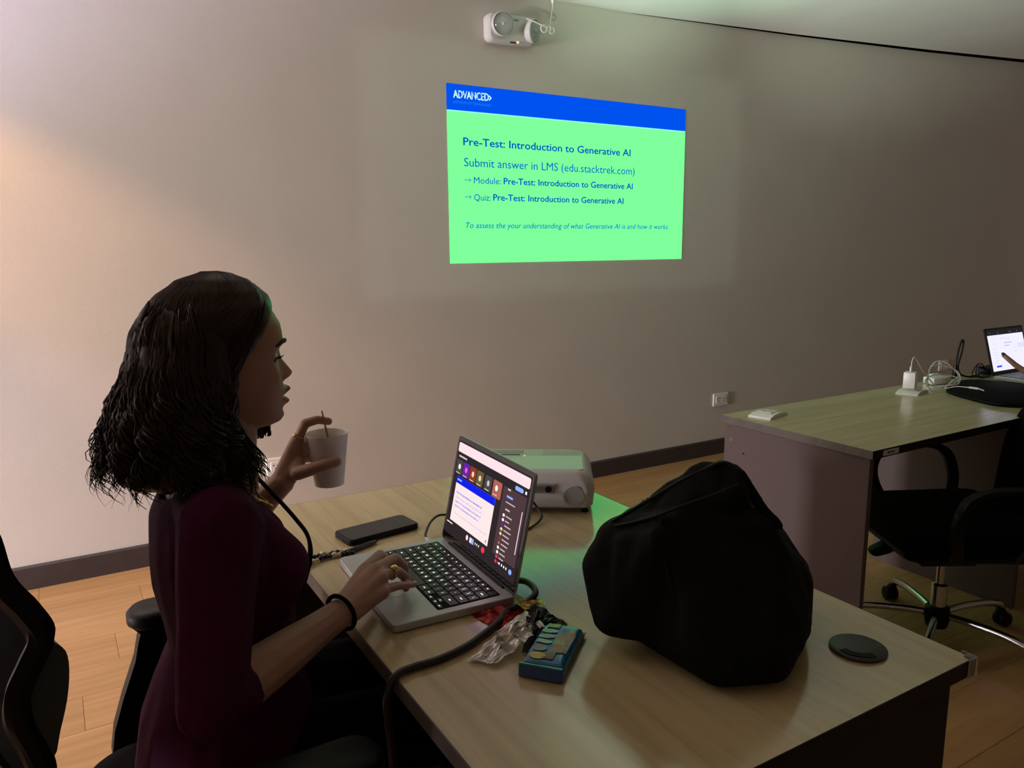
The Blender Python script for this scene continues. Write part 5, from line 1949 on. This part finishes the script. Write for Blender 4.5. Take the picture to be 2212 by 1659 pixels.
t = thing('power_cable', 'black power cable standing in a tall narrow loop behind the white adapter', 'cable', (3.447, 1.905, DT))
b = add_tube(B(), [(3.447, 1.900, DT), (3.447, 1.900, DT + 0.03), (3.449, 1.902, DT + 0.062)], [0.014, 0.013, 0.008], 10)
obj('plug', b, M['cable'], t, world=True, smooth=40)
pts = [(3.449, 1.902, DT + 0.055), (3.458, 1.905, DT + 0.100), (3.480, 1.91, DT + 0.145), (3.502, 1.914, DT + 0.170), (3.515, 1.914, DT + 0.160), (3.505, 1.912, DT + 0.115), (3.478, 1.908, DT + 0.055), (3.490, 1.90, DT + 0.018), (3.530, 1.885, DT + 0.006), (3.60, 1.885, DT + 0.006), (3.66, 1.895, DT + 0.012)]
b = add_tube(B(), smooth_path(pts, 6), 0.0046, 8)
obj('wire', b, M['cable'], t, world=True, smooth=True)
t = thing('power_brick', 'black laptop power brick with bundled cables behind the far laptop screen', 'power brick', (3.74, 1.905, DT), math.radians(8))
b = add_box(B(), (0, 0, 0.016), (0.13, 0.055, 0.032), bev=0.006)
obj('brick_body', b, M['black_plastic'], t)
for k, (hh, x1) in enumerate(((0.050, -0.20), (0.034, -0.19), (0.042, -0.21))):
    pts = [(-0.055, -0.01 * k, 0.018), (-0.09, 0.006 * k, hh), (-0.14, 0.004, hh + 0.004), (x1, -0.012 * k, 0.018), (x1 + 0.02, -0.018 - 0.01 * k, 0.005), (-0.10, -0.035 - 0.004 * k, 0.004)]
    obj('bundled_cable', add_tube(B(), smooth_path(pts, 5), 0.0026, 6), M['cable'], t, smooth=True)

b = B()
poly = [(3.050, 1.405), (3.000, 1.450), (2.988, 1.515), (3.045, 1.655), (3.100, 1.735), (3.16, 1.765), (3.33, 1.815), (3.43, 1.775), (3.470, 1.62), (3.46, 1.48), (3.38, 1.415), (3.20, 1.392)]
sp2 = smooth_path([Vector((x_, y_, 0)) for x_, y_ in poly] + [Vector((poly[0][0], poly[0][1], 0))], 4)[:-1]
cen = Vector((3.22, 1.60, 0))
rings = []
for z_, k in ((0.0, 0.965), (0.005, 1.0), (0.013, 1.0), (0.019, 0.96)):
    rings.append([b.verts.new(cen + (p - cen) * k + Vector((0, 0, DT + z_))) for p in sp2])
n = len(rings[0])
for i in range(len(rings) - 1):
    for k in range(n):
        b.faces.new((rings[i][k], rings[i][(k + 1) % n], rings[i + 1][(k + 1) % n], rings[i + 1][k]))
b.faces.new(rings[0][::-1])
b.faces.new(rings[-1])
bmesh.ops.recalc_face_normals(b, faces=b.faces)
t = thing('laptop_sleeve', 'flat black soft laptop sleeve lying at the front of the far desk', 'sleeve', (3.22, 1.6, DT))
obj('cover', b, M['sleeve'], t, world=True, smooth=50)
zp = [rings_ for rings_ in smooth_path([(3.06, 1.41, DT + 0.010), (3.00, 1.455, DT + 0.010), (2.987, 1.515, DT + 0.010), (3.044, 1.656, DT + 0.010), (3.098, 1.737, DT + 0.010)], 4)]
obj('zipper', add_tube(B(), zp, 0.0016, 5), M['bag_seam'], t, world=True)

# far laptop, its user's hand at the screen
t = thing('laptop', 'black laptop with a bright white page at the right on the far desk', 'laptop', (3.725, 1.69, DT))
b = B()
add_slab(b, 0.320, 0.218, 0.002, 0.017, 0.010, ch=0.002)
obj('base', b, M['alu'], t, smooth=40)
b = B()
add_slab(b, 0.285, 0.108, 0.0168, 0.0176, 0.004, c=(0, 0.036))
kw = obj('keyboard', b, M['black_matte'], t)
for r_ in range(5):
    for k in range(14):
        b = add_box(B(), (-0.1295 + k * 0.0199, 0.080 - r_ * 0.0205, 0.0182), (0.0172, 0.0175, 0.0014), bev=0.0005) if (r_, k) == (0, 0) else None
        if b is not None:
            ko = obj('key', b, M['key'], kw)
        else:
            c_ = ko.copy()
            c_.location = (k * 0.0199, -r_ * 0.0205, 0)
            c_.parent = kw
            COL.objects.link(c_)
a = math.radians(16)
FM = Matrix.Translation((0, 0.107, 0.018)) @ Matrix.Rotation(PI / 2 - a, 4, 'X')


def fl(name, bm, m, parent):
    bm.transform(FM)
    return obj(name, bm, m, parent)


b = B()
add_slab(b, 0.320, 0.212, -0.006, -0.0002, 0.008, c=(0, 0.106))
fl('lid', b, M['black_plastic'], t)
b = B()
add_slab(b, 0.318, 0.210, -0.0003, 0.0003, 0.007, c=(0, 0.106))
d2 = fl('display', b, M['bezel'], t)
sm('far_page', (0.70, 0.68, 0.88))
sm('far_tint', (0.58, 0.60, 0.80))
sm('far_line', (0.36, 0.36, 0.60))
sm('far_button', (0.06, 0.08, 0.55))
sm('far_bar', (0.012, 0.013, 0.015))


def fpatch(name, m, x0, x1, y0, y1, z_=0.0006):
    b = B()
    w_, h_ = (x1 - x0) * 0.300, (y1 - y0) * 0.186
    add_slab(b, w_, h_, z_ - 0.0002, z_, 0.0003, c=(((x0 + x1) / 2 - 0.5) * 0.300, 0.203 - (y0 + y1) / 2 * 0.186))
    return fl(name, b, M[m], d2)


fpatch('tab_bar', 'far_bar', 0, 1, 0.0, 0.13, 0.0005)
for x0 in (0.08, 0.30, 0.62, 0.66, 0.84):
    fpatch('bar_mark', 'far_line', x0, x0 + 0.012, 0.07, 0.085)
fpatch('page', 'far_page', 0, 1, 0.13, 1.0, 0.0005)
fpatch('side_box', 'far_tint', 0.80, 1.0, 0.38, 0.50)
for x0, x1, y_ in ((0.08, 0.20, 0.175), (0.32, 0.62, 0.22), (0.42, 0.64, 0.33), (0.42, 0.56, 0.40), (0.10, 0.17, 0.33), (0.10, 0.20, 0.46), (0.10, 0.20, 0.54), (0.10, 0.22, 0.60), (0.10, 0.21, 0.67), (0.10, 0.22, 0.74), (0.10, 0.22, 0.80), (0.66, 0.76, 0.48), (0.66, 0.77, 0.56), (0.82, 0.90, 0.27)):
    fpatch('page_text', 'far_line' if y_ in (0.33, 0.40) and x0 > 0.4 else 'far_tint', x0, x1, y_, y_ + 0.020)
fpatch('page_button', 'far_button', 0.11, 0.25, 0.87, 0.915)

t = thing('person', 'person whose pointing finger with a dark nail reaches the far laptop screen', 'person', (3.74, 1.0, 0))
S2, E2, W2 = Vector((3.76, 1.19, 1.01)), Vector((3.86, 1.36, 0.815)), Vector((3.680, 1.570, 0.806))
b = B()
tip = Vector((3.6225, 1.795, 0.860))
# pointing hand
finger(b, [W2 + Vector((-0.030, 0.060, -0.004)), (3.620, 1.688, 0.792), (3.630, 1.742, 0.818), tip + Vector((0.005, -0.020, -0.017)), tip + Vector((0.001, -0.004, -0.004))], 0.0140, 0.0100)
for k, (dx, dz) in enumerate(((0.004, 0.004), (0.020, -0.004), (0.034, -0.014))):
    k0 = Vector((3.668 + dx, 1.640 - 0.008 * k, 0.812 + dz))
    add_hull(b, [(W2, (0.024, 0.024, 0.020)), (k0, 0.013)], 2)
    finger(b, [k0, k0 + Vector((-0.014, 0.040, 0.000)), k0 + Vector((-0.008, 0.050, -0.024)), k0 + Vector((0.0, 0.026, -0.036))], 0.0105, 0.0085)
add_hull(b, [(W2, (0.024, 0.024, 0.020)), (Vector((3.660, 1.635, 0.816)), 0.013)], 2)
finger(b, [(3.668, 1.595, 0.790), (3.640, 1.640, 0.786), (3.640, 1.680, 0.790), (3.648, 1.705, 0.794)], 0.0130, 0.0092)
add_chain(b, [(S2, 0.052), (S2.lerp(E2, 0.5), 0.044), (E2, 0.040)], 2)
add_chain(b, [(E2, 0.039), (E2.lerp(W2, 0.4), 0.037), (E2.lerp(W2, 0.8), 0.028), (W2, 0.025)], 2)
SL2, EL2, WL2 = Vector((4.08, 1.02, 1.01)), Vector((4.13, 1.16, 0.785)), Vector((3.97, 1.33, 0.805))
add_chain(b, [(SL2, 0.052), (SL2.lerp(EL2, 0.5), 0.044), (EL2, 0.040), (WL2, 0.027)], 2)
for k in range(4):
    finger(b, [WL2 + Vector((-0.02 + 0.012 * k, 0.02, 0)), WL2 + Vector((-0.045 + 0.022 * k, 0.08, -0.004)), WL2 + Vector((-0.050 + 0.024 * k, 0.125, -0.012)), WL2 + Vector((-0.050 + 0.024 * k, 0.150, -0.022))], 0.014, 0.0085)
finger(b, [WL2 + Vector((-0.01, 0.01, 0)), WL2 + Vector((-0.055, 0.050, -0.008)), WL2 + Vector((-0.070, 0.085, -0.014))], 0.014, 0.009)
C2 = Vector((3.92, 1.08, 0))
add_chain(b, [(C2 + Vector((0, 0.01, 1.0)), (0.13, 0.07, 0.04)), (C2 + Vector((0, 0, 0.90)), (0.155, 0.10, 0.05)), (C2 + Vector((0, -0.01, 0.75)), (0.14, 0.10, 0.05)), (C2 + Vector((0, -0.02, 0.58)), (0.17, 0.12, 0.06))], 3)
add_chain(b, [(C2 + Vector((0, 0.02, 1.03)), (0.055, 0.055, 0.03)), (C2 + Vector((0, 0.05, 1.12)), (0.05, 0.052, 0.04)), (C2 + Vector((0, 0.055, 1.22)), (0.076, 0.095, 0.09)), (C2 + Vector((0, 0.045, 1.245)), (0.076, 0.095, 0.085))], 3)
add_hull(b, [(C2 + Vector((0, 0.145, 1.205)), (0.010, 0.014, 0.014)), (C2 + Vector((0, 0.130, 1.235)), (0.008, 0.012, 0.014))], 2)
add_hull(b, [(C2 + Vector((0, 0.115, 1.150)), (0.030, 0.030, 0.020)), (C2 + Vector((0, 0.10, 1.20)), (0.055, 0.045, 0.04))], 2)
add_hull(b, [(C2 + Vector((-0.078, 0.05, 1.215)), (0.012, 0.018, 0.030)), (C2 + Vector((0.078, 0.05, 1.215)), (0.012, 0.018, 0.030))], 2)
for s in (-1, 1):
    h_, k_, a_ = C2 + Vector((s * 0.09, 0, 0.56)), C2 + Vector((s * 0.10, 0.40, 0.545)), C2 + Vector((s * 0.10, 0.38, 0.09))
    add_chain(b, [(h_, 0.085), (h_.lerp(k_, 0.5), 0.073), (k_, 0.057), (k_.lerp(a_, 0.35), 0.053), (a_, 0.036)], 2)
    add_hull(b, [(a_ + Vector((0, 0, -0.03)), 0.034), (a_ + Vector((0, 0.13, -0.065)), (0.036, 0.04, 0.022)), (a_ + Vector((0, -0.03, -0.06)), (0.03, 0.03, 0.028))], 2)
obj('body', remesh(b, 0.0034, 3), M['skin_dark'], t, world=True, smooth=True)
b = B()
add_chain(b, [(C2 + Vector((0, 0.01, 1.0)), (0.137, 0.077, 0.045)), (C2 + Vector((0, 0, 0.90)), (0.163, 0.108, 0.05)), (C2 + Vector((0, -0.01, 0.75)), (0.15, 0.11, 0.05)), (C2 + Vector((0, -0.02, 0.56)), (0.18, 0.13, 0.06))], 3)
add_chain(b, [(S2, 0.060), (S2.lerp(E2, 0.5), 0.052), (S2.lerp(E2, 0.8), 0.050)], 2)
add_chain(b, [(SL2, 0.060), (SL2.lerp(EL2, 0.5), 0.052), (SL2.lerp(EL2, 0.8), 0.050)], 2)
add_hull(b, [(C2 + Vector((0, 0.01, 1.0)), (0.12, 0.075, 0.045)), (S2, 0.056)], 2)
add_hull(b, [(C2 + Vector((0, 0.01, 1.0)), (0.12, 0.075, 0.045)), (SL2, 0.056)], 2)
obj('shirt', remesh(b, 0.007, 4), M['panel_dark'], t, world=True, smooth=True)
b = B()
for s in (-1, 1):
    h_, k_, a_ = C2 + Vector((s * 0.09, 0, 0.56)), C2 + Vector((s * 0.10, 0.40, 0.545)), C2 + Vector((s * 0.10, 0.38, 0.09))
    add_chain(b, [(h_, 0.094), (h_.lerp(k_, 0.5), 0.081), (k_, 0.064), (k_.lerp(a_, 0.35), 0.060), (a_, 0.050)], 2)
add_hull(b, [(C2 + Vector((0, -0.01, 0.57)), (0.176, 0.128, 0.06)), (C2 + Vector((0, 0.04, 0.55)), (0.17, 0.12, 0.05))], 3)
obj('trousers', remesh(b, 0.009, 3), M['trousers'], t, world=True, smooth=True)
b = B()
add_hull(b, [(C2 + Vector((0, 0.030, 1.262)), (0.086, 0.098, 0.085)), (C2 + Vector((0, -0.01, 1.19)), (0.078, 0.06, 0.06))], 3)
obj('hair', b, M['hair'], t, world=True, smooth=True)
b = B()
d = (tip - Vector((3.630, 1.742, 0.818))).normalized()
up = Vector((-0.45, -0.35, 0.82))
up = (up - d * up.dot(d)).normalized()
add_ell(b, tip + up * 0.0035 - d * 0.004, (0.0130, 0.0092, 0.0052), Matrix((d, d.cross(up), up)).transposed(), 2)
M['dark_nail'] = mat('dark_teal_nail', (0.012, 0.045, 0.060), 0.15)
obj('fingernail', b, M['dark_nail'], t, world=True, smooth=True)
for s in (-1, 1):
    a_ = C2 + Vector((s * 0.10, 0.38, 0.09))
    b = B()
    add_hull(b, [(a_ + Vector((0, 0, -0.035)), (0.040, 0.042, 0.03)), (a_ + Vector((0, 0.14, -0.066)), (0.043, 0.046, 0.024)), (a_ + Vector((0, -0.035, -0.062)), (0.036, 0.036, 0.028))], 2)
    obj('shoe', b, M['black_matte'], t, world=True, smooth=True)
# what that person sits on, out of frame
t = thing('stool', 'round black stool under the person at the far laptop', 'stool', (3.92, 1.03, 0))
b = B()
add_lathe(b, [(0.0, 0.405), (0.17, 0.405), (0.185, 0.42), (0.185, 0.445), (0.17, 0.460), (0.0, 0.465)], (0, 0, 0), 36)
obj('seat', b, M['seat_fabric'], t, smooth=40)
for k in range(4):
    a = PI / 4 + k * PI / 2
    obj('leg', add_tube(B(), [(0.11 * math.cos(a), 0.11 * math.sin(a), 0.41), (0.19 * math.cos(a), 0.19 * math.sin(a), 0.0)], 0.013, 10), M['chrome'], t, smooth=40)
